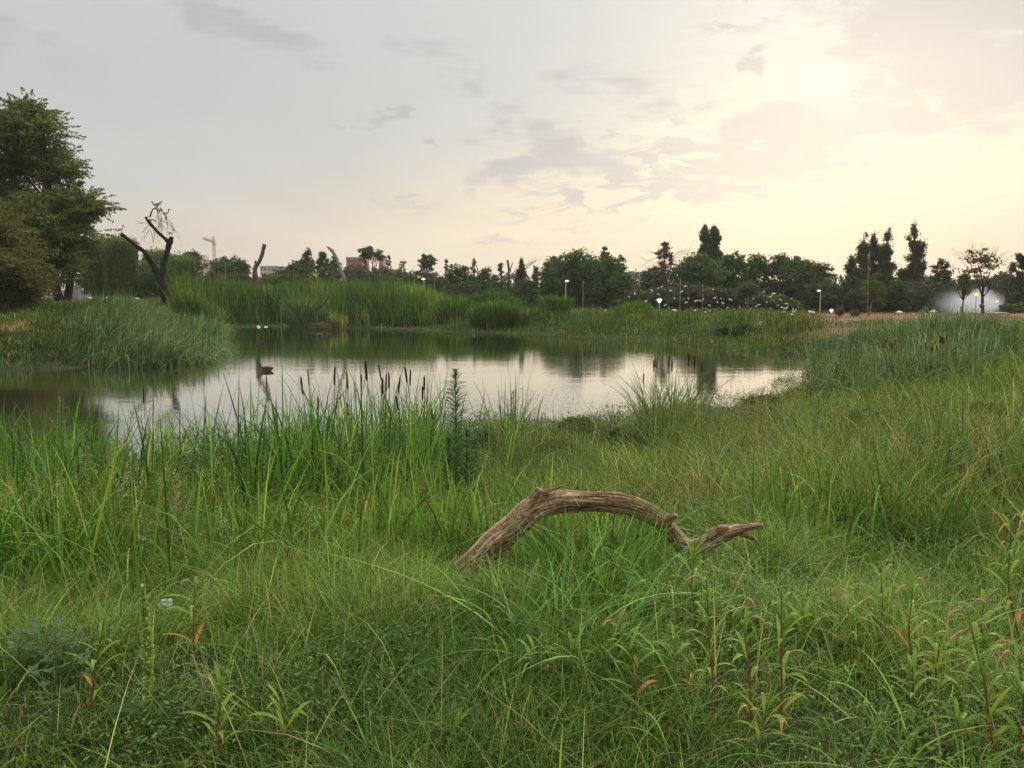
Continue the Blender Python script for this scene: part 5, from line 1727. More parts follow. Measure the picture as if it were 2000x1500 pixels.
# low leafy plants along the near water edge
def leafy(name, label, n, px0, px1, y0, y1, keepf, hfun, leaf, col1, col2, rng, per=14):
    y = rng.uniform(y0, y1, n); x = (rng.uniform(px0, px1, n) - 1000) / 1600 * y
    s = sdist(x, y)
    k = keepf(x, y, s) > rng.random(n)
    x, y, s = x[k], y[k], s[k]; m = len(x)
    z = np.maximum(terr(x, y), 0); h = hfun(x, y, s)
    kk = np.repeat(np.arange(m), per)
    t = rng.random(m * per) ** .7
    c = np.stack([x[kk] + rng.normal(size=m * per) * .05, y[kk] + rng.normal(size=m * per) * .05, z[kk] + h[kk] * t], 1)
    d_ = unit(m * per, rng) * [1, 1, .5] + [0, 0, .25]; d_ /= np.linalg.norm(d_, axis=1)[:, None]
    u = rng.random((m, 1))[kk]
    col = (np.array(col1) * (1 - u) + np.array(col2) * u) * (.75 + .5 * rng.random((m * per, 1)))
    mb = MB()
    mb.add(*cards(c + d_ * leaf * .5, d_, unit(m * per, rng) * .5 + [0, 0, 1], leaf * (.6 + .7 * rng.random(m * per)), leaf * .35 * np.ones(m * per), col, rng))
    return tag(mb.build(name, M_LEAF), label, 'leafy plants', kind='stuff')


rng = np.random.default_rng(505)
leafy('water_edge_plants', 'dark leafy plants massed along the near water edge', 26000, -100, 1620, 9.5, 30,
      lambda x, y, s: (s > -.9) * (s < 4.2) * (y < 29) * (.3 + .7 * smst(vn(x, y, 1.2, 101), .3, .6)),
      lambda x, y, s: (.22 + .42 * smst(vn(x, y, 1.6, 102), .3, .75)) * np.where(ppx_(x, y) > 1000, .8, 1.2), .075, (.028, .06, .02), (.06, .11, .035), rng)
leafy('lawn_herbs', 'tiny leafy herbs among the foreground grass', 2600, -100, 2150, 2.3, 6, lambda x, y, s: smst(vn(x, y, .5, 170), .5, .7), lambda x, y, s: .12 + .16 * rng.random(len(x)), .028, (.07, .13, .035), (.14, .22, .06), rng, per=12)
leafy('bank_herbs', 'small leafy herbs scattered through the near bank grass', 12000, -100, 2200, 5.5, 16,
      lambda x, y, s: (s > .5) * smst(vn(x, y, 1.3, 103), .48, .7) * .9, lambda x, y, s: .22 + .2 * rng.random(len(x)), .05, (.04, .08, .025), (.09, .14, .04), rng, per=11)


def herb_bush(label, px, top, hw, Y, c1, c2, seed, leaf=.055):
    r_ = np.random.default_rng(seed)
    p = P(px, top, Y); zb = max(tz(p.x, Y), 0); R = hw / 1600 * Y; H = max(p.z - zb, .25)
    lob = []
    for i in range(9):
        a = i * 2.4; q = math.sqrt((i + .3) / 9)
        lob.append((p.x + math.cos(a) * q * R * .75, Y + math.sin(a) * q * R * .6, zb + H * (.62 - .3 * q * q + .12 * r_.random()), R * .36, R * .36, H * .34))
    root = tag(empty('leafy_bush', (p.x, Y, zb)), label, 'bush')
    mb = MB(); crown(mb, lob, int(9000 * min(2.2, R * H / .3 + .3)), leaf, c1, c2, r_, clump=.11, per=12, shell=.5, gap=.2, upness=.4, zmin=zb)
    mb.build('foliage', M_LEAF, root, (p.x, Y, zb))
    mb = MB()
    for l in lob: tube(mb, [(p.x + (l[0] - p.x) * .3, Y, zb - .05), (l[0], l[1], l[2])], [.008, .004], (.12, .14, .05), 5)
    mb.build('stems', M_PLANT, root, (p.x, Y, zb))


HD1, HD2, HM1, HM2 = (.030, .062, .022), (.065, .115, .038), (.05, .09, .028), (.10, .15, .05)
herb_bush('dark leafy bush at the pond edge left of the cattail stand, wider one', 520, 868, 70, 12.0, HD1, HD2, 1)
herb_bush('dark leafy bush low behind the tall arching clump', 640, 900, 60, 11.0, HD1, HD2, 2)
herb_bush('low dark leafy bush at the far left pond edge', 360, 905, 60, 10.8, HD1, HD2, 3)
herb_bush('leafy bush directly right of the bottlebrush weed', 950, 838, 34, 13.5, HM1, HM2, 4)
herb_bush('leafy green mound at the water left of the small cattail stand', 1130, 818, 60, 16.0, HM1, HM2, 5)
herb_bush('second leafy mound nearer than the one by the small cattail stand', 1080, 862, 60, 12.5, HM1, HM2, 6)
herb_bush('brownish green leafy mound below the small cattail stand', 1220, 838, 70, 14.0, HD1, HM2, 7)
herb_bush('leafy mound right of the small cattail stand', 1390, 815, 60, 16.5, HM1, HM2, 8)
herb_bush('dark flat bush jutting into the bright water on the right', 1495, 776, 50, 22.0, HD1, HD2, 9, .07)
herb_bush('dark flat bush at the right tip of the near shore', 1570, 760, 40, 24.0, HD1, HD2, 10, .07)
herb_bush('olive leafy mound in the meadow right of the small cattail stand', 1500, 860, 60, 12.5, HM1, (.13, .14, .05), 11)
herb_bush('leafy mound in the tangled grass of the right bank', 1700, 800, 60, 15.0, HM1, HM2, 12)
herb_bush('dark leafy mound at the right edge of the meadow', 1930, 790, 60, 15.0, HD1, HM2, 13)

# ------------------------------------------------------------------ bulrushes with brown heads
def cattail_proto(kind):
    root = empty('cattail', (0, 0, 0))
    H = 1.0
    mb = MB(); tube(mb, [(0, 0, 0), (.01, .005, H * .5), (0, 0, H)], [.0045, .004, .003], (.11, .15, .05), 6, fine=6); st = mb.build('stem', M_BLADE, root)
    hc = {'dark': (.045, .018, .010), 'rust': (.13, .05, .02)}[kind]
    mb = MB(); z0 = H * .86
    tube(mb, [(0, 0, z0 - .005), (0, 0, z0 + .012), (0, 0, z0 + .06), (0, 0, z0 + .12), (0, 0, z0 + .135)], [.004, .0105, .0115, .010, .003], hc, 10); hd = mb.build('seed_head', M_HEAD, root, smooth=True)
    r_ = np.random.default_rng(41 if kind == 'dark' else 42)
    mb = MB(); m = 6; az = r_.random(m) * 6.28
    blades(mb, np.cos(az) * .02, np.sin(az) * .02, np.zeros(m), .72 + .25 * r_.random(m), np.full(m, .017), az, .08 + .12 * r_.random(m), .12 + .25 * r_.random(m), .05 + .15 * r_.random(m), np.tile((.09, .16, .05), (m, 1)) * (.7 + .6 * r_.random((m, 1))), 9, None, r_)
    mb.build('foliage', M_BLADE, root)
    return root


PROTO = {'dark': cattail_proto('dark'), 'rust': cattail_proto('rust')}
used = set()


def cattail(px, py_top, Y, kind, label, group, hl=.13, fat=1.0, lean=0.0, rng=RNG):
    if kind not in used:
        root = PROTO[kind]; used.add(kind); kids = list(root.children)
    else:
        root = PROTO[kind].copy(); COL.objects.link(root)
        for ch in PROTO[kind].children:
            c = ch.copy(); COL.objects.link(c); c.parent = root
    p = P(px, py_top, Y)
    zb = max(tz(p.x, Y), -.1)
    H = p.z - zb
    # one-metre prototype: head at .86..995; scale it to the plant's height, thickness separately
    root.location = (p.x + lean * H, Y, zb)
    root.scale = (fat, fat, H)
    root.rotation_euler = (0, 0, 0)
    if lean: root.rotation_euler = (0, -math.atan(lean), 0)
    tag(root, label, 'cattail', group)


rng = np.random.default_rng(606)
lb1 = 'cattail with a brown head in the large stand left of centre before the water'
for X, a, b in ((1002, 205, 320), (968, 240, 310), (1053, 340, 435), (1135, 195, 290), (1145, 345, 435), (1192, 215, 295), (1194, 365, 465), (1265, 232, 330), (1283, 165, 260), (1345, 170, 240),
                (1367, 250, 335), (1386, 230, 320), (1398, 220, 310), (1434, 335, 370), (1455, 235, 320), (1476, 190, 265), (1505, 210, 305), (1563, 290, 375), (1572, 240, 310), (1608, 400, 470)):
    cattail(200 + X / 2.5, 640 + a / 2.5 - 3, 10.2 + rng.random() * 2.2, 'dark' if X > 1200 or rng.random() < .4 else 'rust', lb1, 'cattails in the large stand', fat=.95 + .5 * rng.random(), lean=rng.normal() * .07)
lb2 = 'cattail with a brown head in the small stand right of centre before the bright water'
for X, a in ((880, 150), (872, 170), (890, 155), (950, 145), (968, 168), (1055, 140), (1085, 150), (1125, 180), (820, 240)):
    cattail(950 + X / 2.667, 640 + a / 2.667 - 2, 15.5 + rng.random() * 1.2, 'dark' if X > 900 else 'rust', lb2, 'cattails in the small stand', fat=1.25, lean=rng.normal() * .03)
lb3 = 'cattail with a dark red brown head in the bulrush patch on the right bank'
for X, a in ((640, 1235), (650, 1200), (670, 1180), (690, 1225), (712, 1240), (724, 1250), (770, 1280), (756, 1310), (1000, 1262), (1038, 1240), (1048, 1250), (1052, 1280), (1100, 1290), (1112, 1270), (1150, 1270),
             (1160, 1300), (1185, 1180), (1198, 1172), (1210, 1190), (1222, 1180), (1246, 1178), (1255, 1165), (1235, 1200), (1400, 1360), (1412, 1355), (1450, 1365)):
    cattail(1600 + X / 5, 420 + a / 5, 25.5 + rng.random() * 2, 'dark' if rng.random() < .5 else 'rust', lb3, 'cattails on the right bank', fat=2.0, lean=rng.normal() * .08 - .05)
cattail(520, 733, 11.5, 'rust', 'single thin rust coloured cattail standing alone before the duck', None, lean=.02)
cattail(280, 757, 11.8, 'dark', 'single dark cattail in the grass at the far left of the pond edge', None, lean=-.02)


# ------------------------------------------------------------------ individual foreground weeds
def lance(mb, base, d_, L, W, col, rng, droop=.5, segs=7, fold=.25):
    """pointed folded leaf"""
    base = np.asarray(base, float); d_ = np.asarray(d_, float); d_ /= np.linalg.norm(d_)
    t = np.linspace(0, 1, segs + 1)
    C = base + np.outer(t * L, d_); C[:, 2] -= droop * L * t ** 2.2
    side = np.cross(d_, [0, 0, 1.0]); side /= np.linalg.norm(side) + 1e-6
    side = side * math.cos(.4) + np.array([0, 0, 1]) * math.sin(.4) * rng.choice([-1, 1]) * rng.random()
    wd = W * np.sin(np.pi * np.clip(t, .02, .985) ** .8) * .5
    up_ = np.outer(wd * fold, [0, 0, 1])
    A = C - side * wd[:, None] + up_; B = C + side * wd[:, None] + up_
    V = np.stack([A, C, B], 1).reshape(-1, 3)
    i = np.arange(segs) * 3
    q = np.concatenate([np.stack([i, i + 1, i + 4, i + 3], -1), np.stack([i + 1, i + 2, i + 5, i + 4], -1)])
    mb.add(V, q, np.asarray(col) * (.85 + .3 * rng.random()))


RED, PINK = (.30, .12, .06), (.52, .32, .25)


def smartweed(label, bx, by, tx, ty, flower=0, seed=0, red=.6, nleaf=11, L=.13, lowcol=(.42, .34, .06)):
    rng = np.random.default_rng(900 + seed)
    b = ghit(bx, by); t_ = P(tx, ty, b.y + (rng.random() - .5) * .06)
    b.z -= .04
    h = (t_ - b).length
    root = tag(empty('smartweed', b), label, 'weed', 'smartweed plants in the foreground')
    mid = (b + t_) / 2 + Vector((rng.normal() * .02, rng.normal() * .02, 0)) + Vector(((bx - tx) / 1600 * b.y * -.12, 0, .02))
    pts = [b, (b + mid) / 2 + Vector((rng.normal() * .006, 0, 0)), mid, (mid + t_) / 2, t_]
    mb = MB()
    a = MB(); tube(a, [tuple(p) for p in pts], [.0048, .0045, .004, .003, .0018], (1, 1, 1), 7, fine=22)
    v = a.v[0]; k = np.clip((v[:, 2] - b.z) / max(h, .01), 0, 1)[:, None]
    node = (np.sin(k * h / .045 * 3.14) ** 8)
    colr = np.array(RED) * (1 - smst(k, red * .5, red + .3)) + np.array((.16, .20, .06)) * smst(k, red * .5, red + .3)
    colr = colr * (1 - .3 * node)
    mb.add(v, a.q[0], colr); mb.build('stem', M_PLANT, root, b[:], smooth=True)
    P5 = np.array([p[:] for p in pts])
    at = lambda u: np.array([np.interp(u, np.linspace(0, 1, 5), P5[:, i]) for i in range(3)])
    mb = MB()
    an = rng.random() * 6.28
    for i in range(nleaf):
        u = .14 + .82 * (i + rng.random() * .5) / nleaf
        an += 2.4 + rng.normal() * .3
        top = u > .75
        d_ = np.array([math.cos(an), math.sin(an) * .9, 1.7 if top else .75 + .5 * rng.random()])
        yel = max(0, .75 - u * 1.1) * rng.random() * 1.3
        c = np.array((.16, .27, .036)) * (1 - yel) + np.array(lowcol) * yel
        if u < .35 and rng.random() < .3: c = np.array((.46, .22, .07))
        lance(mb, at(u), d_, L * 1.5 * (.55 + .55 * math.sin(u * 3.0)) * (.8 + .4 * rng.random()), .017 * (.8 + .4 * rng.random()), c, rng, droop=.25 + .45 * rng.random())
    mb.build('foliage', M_PLANT, root, b[:])
    for f in range(flower):
        p0 = at(1 - .07 * f)
        dx = (-1) ** f * (.6 + rng.random() * .5)
        L_ = .03 + .03 * rng.random()
        e = p0 + np.array([dx * .03, rng.normal() * .01, .03])
        m_ = 12
        pp = [p0, e] + [tuple(e + np.array([dx * L_ * k_ / m_, 0, L_ * (.35 * k_ / m_ - 1.1 * (k_ / m_) ** 2)])) for k_ in range(1, m_ + 1)]
        rr_ = [.0012, .0015] + [.0028 + .0012 * (k_ % 2) for k_ in range(m_)]
        rr_[-1] = .002
        mb = MB(); tube(mb, pp, rr_, tuple(np.array(PINK) * (.75 + .5 * rng.random())), 7); mb.build('flower_spike', M_PLANT, root, b[:])
    return root


i_ = 0
for args in [
    ('tall flowerless smartweed just below the fork of the bent branch', 1356, 1240, 1357, 1058, 0, .3),
    ('smartweed with one drooping pink head left of the paired ones', 1395, 1390, 1380, 1122, 2, .6),
    ('smartweed with three small pink heads, red stem, right of the drooping one', 1466, 1425, 1448, 1188, 3, .7),
    ('smartweed with deep red lower stem and a bare leafy tip', 1520, 1440, 1526, 1150, 0, .8),
    ('small yellow green smartweed with a withered pink leaf at its foot', 1312, 1360, 1315, 1238, 0, .5),
    ('leafy smartweed behind the dry brown grass plume', 1725, 1265, 1720, 1108, 0, .4),
    ('smartweed with a bright red leaf node and brown flowers', 1785, 1330, 1783, 1142, 2, .7),
    ('low bushy smartweed below the red noded one', 1795, 1440, 1782, 1300, 0, .3),
    ('arching smartweed with many pink spikes near the right edge', 1952, 1490, 1888, 1188, 4, .5),
    ('tall smartweed with red stem at the very right edge, upper one', 2000, 1270, 1975, 1018, 4, .7),
    ('pale tipped smartweed between the arching one and the edge', 1945, 1290, 1922, 1168, 1, .2),
    ('smartweed with bent pale pink head on an orange stem, left of all the others', 1241, 1415, 1203, 1210, 2, .8),
    ('tiny yellow green smartweed beside the broad arching blades', 1042, 1345, 1046, 1266, 0, .1),
    ('tiny upright smartweed right of the broad arching blades', 1124, 1335, 1124, 1270, 0, .1),
    ('yellow stemmed smartweed behind the tall green dock spike', 165, 1400, 204, 1208, 0, .5),
    ('smartweed at the bottom edge right of the straw', 432, 1500, 436, 1330, 0, .6),
    ('short bright smartweed right of the straw, near the bottom edge', 546, 1500, 546, 1362, 0, .2),
    ('tiny smartweed sprig at the bottom centre', 882, 1475, 886, 1424, 0, .1),
    ('thin reddish smartweed with small pink buds right of the white litter', 384, 1290, 380, 1135, 2, .9),
    ('smartweed with straw coloured spikes at the lower right corner', 1990, 1500, 1990, 1280, 3, .6),
    ('broad leaved smartweed behind the round green sedge head', 1660, 1290, 1655, 1180, 0, .3),
    ('slim smartweed left of the lower right dry spray', 1830, 1390, 1838, 1240, 0, .4),
    ('leafy smartweed low between the red stemmed pair', 1490, 1480, 1498, 1370, 0, .3),
    ('smartweed half hidden in grass at the bottom right', 1860, 1495, 1868, 1400, 0, .3),
    ('small smartweed between the red noded one and the arching one', 1850, 1300, 1852, 1200, 1, .5),
    ('small smartweed in the gap right of the bent branch tip', 1560, 1270, 1568, 1190, 0, .4)]:
    i_ += 1
    lb, bx, by, tx, ty, fl, red = args
    smartweed(lb, bx, by, tx, ty, fl, i_, red, nleaf=9 + int(abs(by - ty) / 28), L=.125 if by < 1350 else .105)

# dock plant: tall spike of green seed clusters
b = ghit(287, 1440); t_ = P(278, 1147, b.y)
root = tag(empty('dock_plant', b), 'tall dock plant with a long spike of pale green seed clusters', 'weed')
mb = MB(); tube(mb, [b[:], ((b + t_) / 2 + Vector((.012, 0, 0)))[:], t_[:]], [.005, .004, .002], (.17, .22, .07), 7, fine=12); mb.build('stem', M_PLANT, root, b[:], smooth=True)
rng = np.random.default_rng(7)
mb = MB(); m = 1500
u = .17 + .83 * rng.random(m)
u = np.where((u > .24) & (u < .29), u + .08, u)
c = np.outer(1 - u, b[:]) + np.outer(u, t_[:]); c[:, 0] += .012 * np.sin(u * math.pi)
wd = .021 * np.sin(np.clip((u - .1) / .9, 0, 1) * math.pi) ** .5 * (.6 + .6 * vn(u * 30, u * 0, 1, 2))
an = rng.random(m) * 6.28; q = np.sqrt(rng.random(m)) * wd
c += np.stack([np.cos(an) * q, np.sin(an) * q, rng.normal(size=m) * .004], 1)
mb.add(*cards(c, unit(m, rng), unit(m, rng), .013 + .005 * rng.random(m), np.full(m, .012), np.tile((.32, .42, .11), (m, 1)) * (.7 + .6 * rng.random((m, 1))), rng)); mb.build('seed_spike', M_PLANT, root, b[:])
mb = MB()
for a_, L_, u0, w_ in ((2.2, .16, .45, .045), (.6, .2, .2, .05), (3.6, .2, .12, .05), (-.4, .18, .05, .06), (2.6, .22, .04, .06), (1.2, .2, .35, .04)):
    p = np.array(b[:]) * (1 - u0) + np.array(t_[:]) * u0
    lance(mb, p, (math.cos(a_), math.sin(a_), .8), L_, w_, (.05, .10, .025), rng, .5, 9)
mb.build('foliage', M_PLANT, root, b[:])


# tall bushy fleabane-like weeds: narrow leaves all along the stem
def bottlebrush(label, bx, by, tx, ty, Y, L, n, col1, col2, seed):
    rng = np.random.default_rng(seed)
    t_ = P(tx, ty, Y); b = Vector((P(bx, by, Y).x, Y, tz(P(bx, by, Y).x, Y)))
    root = tag(empty('bushy_weed', b), label, 'weed')
    mb = MB(); tube(mb, [b[:], ((b + t_) / 2)[:], t_[:]], [.008, .006, .002], (.13, .17, .05), 7, fine=8); mb.build('stem', M_PLANT, root, b[:], smooth=True)
    mb = MB(); an = 0
    for i in range(n):
        u = .12 + .88 * (i / n)
        an += 2.4 + rng.normal() * .2
        p = np.array(b[:]) * (1 - u) + np.array(t_[:]) * u
        f = rng.random()
        lance(mb, p, (math.cos(an), math.sin(an), .75 + (.9 if u > .93 else 0)), L * (.45 + .75 * math.sin(min(1, (1 - u) * 3.2 + .12) * 1.57)) * (.8 + .4 * rng.random()), .017, np.array(col1) * (1 - f) + np.array(col2) * f, rng, .25 + .3 * rng.random(), 4)
    mb.build('foliage', M_PLANT, root, b[:])


bottlebrush('tall bottlebrush shaped weed rising before the pale water, left of centre', 892, 990, 889, 727, 8.8, .20, 420, (.055, .125, .035), (.10, .19, .055), 1)
bottlebrush('lower dark green bushy weed at the foot of the bottlebrush weed, left', 878, 1000, 876, 860, 8.3, .2, 220, (.03, .075, .025), (.05, .11, .035), 2)
bottlebrush('lower dark green bushy weed at the foot of the bottlebrush weed, right', 908, 1000, 912, 846, 8.6, .2, 220, (.03, .075, .025), (.05, .11, .035), 3)
bottlebrush('slim light green weed at the far left of the pond edge', 118, 930, 118, 775, 9.3, .14, 70, (.08, .13, .04), (.12, .18, .06), 4)
bottlebrush('pale green upright weed rising from the shore herbs, right of centre', 1640, 900, 1645, 800, 12.5, .12, 90, (.07, .13, .035), (.11, .17, .05), 5)
bottlebrush('light green tufted weed left of the small cattail stand', 1000, 900, 1003, 765, 11.5, .14, 110, (.08, .13, .04), (.13, .19, .07), 6)


# blue green three-leaved plants at the lower left
def clover(label, bx, by, tx, ty, n, seed, L=.035):
    rng = np.random.default_rng(seed)
    b = ghit(bx, by); t_ = P(tx, ty, b.y)
    root = tag(empty('clover_plant', b), label, 'weed')
    mb, ms = MB(), MB()
    tube(ms, [b[:], ((b + t_) / 2 + Vector((.01, 0, 0)))[:], t_[:]], [.0035, .003, .0015], (.10, .15, .06), 6, fine=8)
    for i in range(n):
        u = .2 + .8 * rng.random(); p = np.array(b[:]) * (1 - u) + np.array(t_[:]) * u
        a_ = rng.random() * 6.28; l_ = .05 + .09 * rng.random()
        e = p + np.array([math.cos(a_) * l_, math.sin(a_) * l_, .03 + .03 * rng.random()])
        tube(ms, [tuple(p), tuple(e)], [.0015, .001], (.10, .15, .06), 5)
        for k_ in (-1, 0, 1):
            lance(mb, e, (math.cos(a_ + k_ * .9), math.sin(a_ + k_ * .9), .35), L * (.8 + .4 * rng.random()), L * .5, (.075, .14, .055), rng, .1, 4, .1)
    ms.build('stem', M_PLANT, root, b[:]); mb.build('foliage', M_PLANT, root, b[:])


clover('tall blue green clover like plant at the lower left', 100, 1460, 108, 1235, 26, 1)
clover('blue green clover cluster at the left edge', 25, 1340, 35, 1262, 30, 2)
clover('low blue green clover cluster left of the yellow stemmed smartweed', 130, 1340, 140, 1270, 26, 3)

# round sedge head
b = ghit(1641, 1300); t_ = P(1641, 1245, b.y); rng = np.random.default_rng(12)
root = tag(empty('umbrella_sedge', b), 'umbrella sedge with a round yellow green flower head on a thin stem', 'sedge')
mb = MB(); tube(mb, [b[:], t_[:]], [.002, .002], (.08, .14, .03), 6); mb.build('stem', M_PLANT, root, b[:])
mb = MB(); m = 260; c = np.array(t_[:]) + unit(m, rng) * .034 * rng.random((m, 1)) ** .5
mb.add(*cards(c, unit(m, rng), unit(m, rng), np.full(m, .011), np.full(m, .006), np.tile((.20, .24, .06), (m, 1)) * (.7 + .6 * rng.random((m, 1))), rng)); mb.build('flower_head', M_PLANT, root, b[:])


# arching broad grass clumps in the foreground (each a plant)
def clump(label, px, py, n, h, wd, rad, seed, lean=.35, curve=1.1, droop=.7, cols=g_broad):
    r_ = np.random.default_rng(seed)
    b = ghit(px, py)
    a = r_.random(n) * 6.28; q = np.sqrt(r_.random(n)) * rad
    x, y = b.x + np.cos(a) * q, b.y + np.sin(a) * q
    mb = MB()
    col = pal(n, r_, cols, [3, 3, 2][:len(cols)], .2) * np.array([1.15, 1.1, 1.2])
    blades(mb, x, y, terr(x, y) - .01, h * (.55 + .6 * r_.random(n)), wd * (.6 + .6 * r_.random(n)), a + r_.normal(size=n) * .8, np.abs(r_.normal(size=n)) * lean, .3 + r_.random(n) * curve, droop * (.3 + r_.random(n) * .9), col, 9, col * 1.15, r_)
    o = mb.build('grass_clump', M_PLANT, None, b[:])
    tag(o, label, 'grass clump')


clump('large clump of broad arching blades in front of the bent branch', 1110, 1290, 95, .52, .0125, .30, 1)
clump('broad arching blades left of the large clump, leaning left', 985, 1235, 34, .48, .0125, .14, 2)
clump('dense upright grass clump under the arch of the bent branch', 1170, 1150, 190, .60, .011, .34, 3, lean=.16, curve=.5, droop=.3)
clump('thin tall grass stalks crossing in front of the arch of the branch', 1120, 1200, 26, .85, .006, .26, 13, lean=.10, curve=.35, droop=.1)
clump('ragged grass clump before the right bend of the branch', 1300, 1180, 60, .42, .010, .2, 14, lean=.3, curve=.7)
clump('bright upright grass clump behind the branch, right of the stub', 1150, 990, 80, .45, .010, .35, 15, lean=.2, curve=.5)
clump('ragged pale green tussock behind the tip of the bent branch', 1480, 960, 90, .5, .010, .4, 16, lean=.35, curve=.8)
clump('dark arching tussock right of the middle, above the smartweeds', 1850, 900, 200, .65, .010, .55, 17, lean=.45, curve=.9, cols=[(.03, .075, .02), (.05, .1, .03), (.08, .13, .04)])
clump('tall yellow green tussock at the right edge of the meadow', 1960, 960, 110, .55, .010, .4, 18, lean=.3, curve=.8)
clump('upright grass clump behind the left end of the bent branch', 930, 1010, 60, .55, .011, .25, 4, lean=.3, curve=.8)
clump('bright green upright grass clump left of the dry orange leaf', 560, 1115, 40, .62, .012, .12, 5, lean=.15, curve=.5, droop=.3, cols=[(.07, .15, .025), (.10, .18, .035), (.13, .2, .05)])
clump('tall arching yellow green clump in the middle of the left grass', 640, 1060, 46, .85, .014, .14, 6, lean=.10, curve=.7, droop=.45, cols=[(.08, .15, .03), (.12, .19, .04), (.17, .22, .06)])
clump('loose clump of long blades at the bottom edge right of centre', 1360, 1500, 22, .40, .0085, .14, 7, lean=.4)
clump('pair of long pale blades crossing at the lower right', 1760, 1490, 9, .45, .010, .08, 8, lean=.6)
clump('dense dark grass hummock at the right, beside the smartweeds', 1850, 1080, 150, .34, .006, .34, 9, lean=.5)
clump('dense dark grass hummock below the fork of the bent branch', 1500, 1200, 170, .32, .006, .36, 10, lean=.5)
clump('bulrush leaf tuft around the small cattail stand', 1305, 862, 170, 1.6, .022, .6, 21, lean=.10, curve=.35, droop=.2, cols=[(.045, .085, .035), (.07, .12, .045), (.12, .15, .06)])
clump('broad bulrush leaf tuft right of the far left tuft, over the water', 140, 1000, 70, 1.35, .018, .4, 30, lean=.15, curve=.6, droop=.35)
clump('slender upright grass tuft before the water left of the small cattail stand', 1000, 885, 110, 1.0, .013, .35, 22, lean=.08, curve=.3, droop=.15, cols=[(.08, .13, .04), (.12, .17, .06), (.17, .18, .08)])
clump('tall slanting grass tuft between the slender tuft and the small cattail stand', 1190, 870, 46, 1.05, .013, .5, 23, lean=.2, curve=.5, droop=.3, cols=[(.08, .13, .04), (.12, .17, .06), (.2, .19, .09)])
clump('bulrush leaf tuft at the right side of the large cattail stand', 812, 960, 120, 1.35, .019, .35, 24, lean=.08, curve=.35, droop=.15)
clump('bulrush leaf tuft in the middle of the large cattail stand', 720, 985, 120, 1.35, .019, .45, 25, lean=.09, curve=.4, droop=.2)
clump('bulrush leaf tuft at the left side of the large cattail stand', 610, 985, 80, 1.3, .019, .4, 26, lean=.12, curve=.5, droop=.3)
clump('sprawling bulrush leaves leaning over the water left of the cattail stand', 455, 1000, 60, 1.3, .02, .6, 27, lean=.25, curve=.8, droop=.5)
clump('bulrush leaf tuft below the single dark cattail at the far left', 270, 1010, 80, 1.2, .02, .4, 28, lean=.12, curve=.5, droop=.3)
clump('tall bulrush leaf tuft at the far left edge of the pond', 35, 1010, 130, 1.65, .02, .5, 29, lean=.1, curve=.4, droop=.25)
clump('grass clump at the left edge with broad leaning blades', 60, 1180, 90, .55, .011, .4, 11, lean=.4)

# straw, dry leaf, litter
def stick(label, name, cat, pts, Y, r, col, m_=None):
    mb = MB(); tube(mb, [P(a, c_, Y)[:] for a, c_ in pts], r, col, 7, fine=10)
    p = P(*pts[-1], Y); tag(mb.build(name, m_ or M_DEAD, None, p[:], smooth=True), label, cat)


stick('pale broken straw stalk leaning in the grass at the lower left', 'straw_stalk', 'stalk', [(375, 1278), (388, 1312), (406, 1355)], ghit(390, 1380).y, [.004, .0035, .003], (.42, .33, .18))
b = ghit(590, 1160)
mb = MB(); lance(mb, P(572, 1142, b.y)[:], (P(616, 1112, b.y) - P(572, 1142, b.y))[:], .17, .013, (.42, .20, .08), RNG, .05, 8); tag(mb.build('dry_leaf', M_PLANT, None, b[:]), 'curled orange dry leaf lying on the grass left of centre', 'leaf')
b = ghit(165, 1455)
mb = MB(); lance(mb, P(152, 1455, b.y)[:], (P(182, 1437, b.y) - P(152, 1455, b.y))[:], .07, .009, (.45, .16, .08), RNG, .05, 6); tag(mb.build('dry_leaf', M_PLANT, None, b[:]), 'small orange leaf near the lower left corner', 'leaf')
b = ghit(1655, 1215); pA = P(1720, 1215, b.y)
rng = np.random.default_rng(3)
root = tag(empty('grass_plume', (pA.x, pA.y, pA.z)), 'dry orange brown grass plume leaning left, right of centre', 'grass plume')
mb = MB(); tube(mb, [P(1790, 1260, b.y)[:], P(1730, 1205, b.y)[:], P(1690, 1175, b.y)[:], P(1615, 1156, b.y)[:]], [.002, .0018, .0015, .001], (.33, .25, .12), 6, fine=14); mb.build('stem', M_PLANT, root, pA[:])
mb = MB(); m = 420; u = rng.random(m); x0 = 1612 + u * 78
c = np.array([P(a, 1156 + (a - 1612) * .24 + rng.normal() * 5 * (1 + u_ * 1.2), b.y)[:] for a, u_ in zip(x0, u)]) + rng.normal(size=(m, 3)) * .004
mb.add(*cards(c, unit(m, rng) * .5 + [-1, 0, .2], unit(m, rng), np.full(m, .012), np.full(m, .004), np.tile((.45, .30, .13), (m, 1)) * (.7 + .6 * rng.random((m, 1))), rng)); mb.build('seed_head', M_PLANT, root, pA[:])


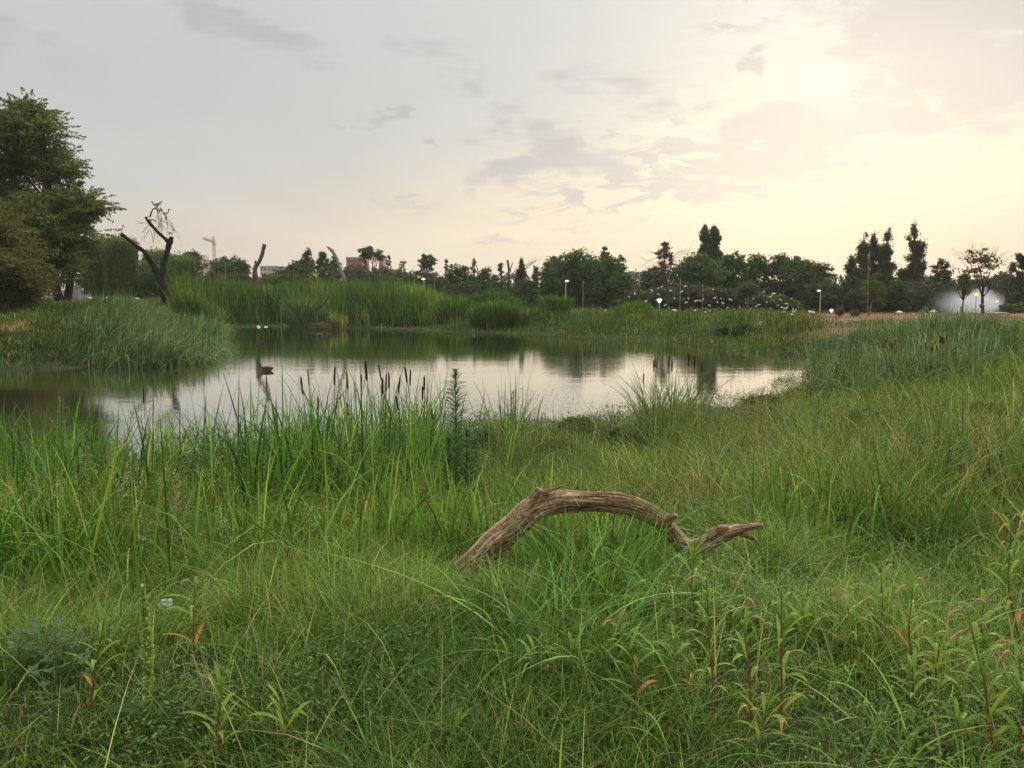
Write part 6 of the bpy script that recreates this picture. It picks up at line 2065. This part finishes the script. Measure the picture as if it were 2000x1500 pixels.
def litter(label, px, py, s, col, seed):
    b = ghit(px, py + 22); p = P(px, py, b.y)
    r_ = np.random.default_rng(seed); mb = MB(); n = 13
    u, v = np.meshgrid(np.linspace(-1, 1, n), np.linspace(-1, 1, n), indexing='ij')
    x = u * s * .7 + (vn(u * 3, v * 3, 1, seed) - .5) * s * .8; y = v * s * .6 + (vn(u * 3, v * 3, 1, seed + 1) - .5) * s * .8
    z = (1 - u * u * .6 - v * v * .5) * s * .55 + (vn(u * 4, v * 4, 1, seed + 2) - .5) * s * .7
    V = np.stack([p.x + x.ravel(), p.y + y.ravel(), p.z + z.ravel()], 1)
    i, j = np.meshgrid(np.arange(n - 1), np.arange(n - 1), indexing='ij'); q = np.stack([i * n + j, i * n + j + 1, (i + 1) * n + j + 1, (i + 1) * n + j], -1).reshape(-1, 4)
    mb.add(V, q, col)
    o = mb.build('plastic_litter', M_PAINT, None, p[:]); o.modifiers.new('s', 'SOLIDIFY').thickness = .0015
    tag(o, label, 'litter')


litter('crumpled white plastic half buried in grass behind the dock plant', 322, 1182, .045, (.50, .54, .50), 1)
litter('small pinkish white scrap lying in the grass left of centre', 510, 1193, .026, (.62, .52, .48), 5)

# duckweed flecks and fallen bits floating on the pond
rng = np.random.default_rng(707)
m = 5000
y = rng.uniform(15, 78, m); x = (rng.uniform(-50, 1600, m) - 1000) / 1600 * y
s = sdist(x, y)
k = (s < -.1) & (smst(vn(x, y * .6, 2.6, 181), .52, .72) * (.15 + .85 * np.exp(s / 2.5)) > rng.random(m))
x, y = x[k], y[k]; m = len(x)
mb = MB(); d_ = unit(m, rng) * [1, 1, .0]; d_ /= np.linalg.norm(d_, axis=1)[:, None]
sz = (.02 + .05 * rng.random(m)) * (1 + y / 40)
mb.add(*cards(np.stack([x, y, np.full(m, .006)], 1), d_, np.tile((0, 0, 1.0), (m, 1)), sz, sz * .7, np.tile((.14, .16, .07), (m, 1)) * (.6 + .8 * rng.random((m, 1))), rng))
tag(mb.build('duckweed', M_LEAF), 'flecks of weed and leaf bits floating on the pond', 'floating weed', kind='stuff')

# thin warm haze in the air over the whole place
hm = bpy.data.materials.new('haze'); hm.use_nodes = True
t = hm.node_tree; t.nodes.clear()
pv = t.nodes.new('ShaderNodeVolumePrincipled'); o_ = t.nodes.new('ShaderNodeOutputMaterial')
pv.inputs['Color'].default_value = (.95, .95, .95, 1)
pv.inputs['Density'].default_value = .00018
pv.inputs['Anisotropy'].default_value = .2
t.links.new(pv.outputs[0], o_.inputs[1])
mb = MB(); box(mb, (0, 300, 26), (2400, 1500, 58), (1, 1, 1))
tag(mb.build('haze', hm), 'thin pale evening haze over the pond', 'haze', kind='stuff')
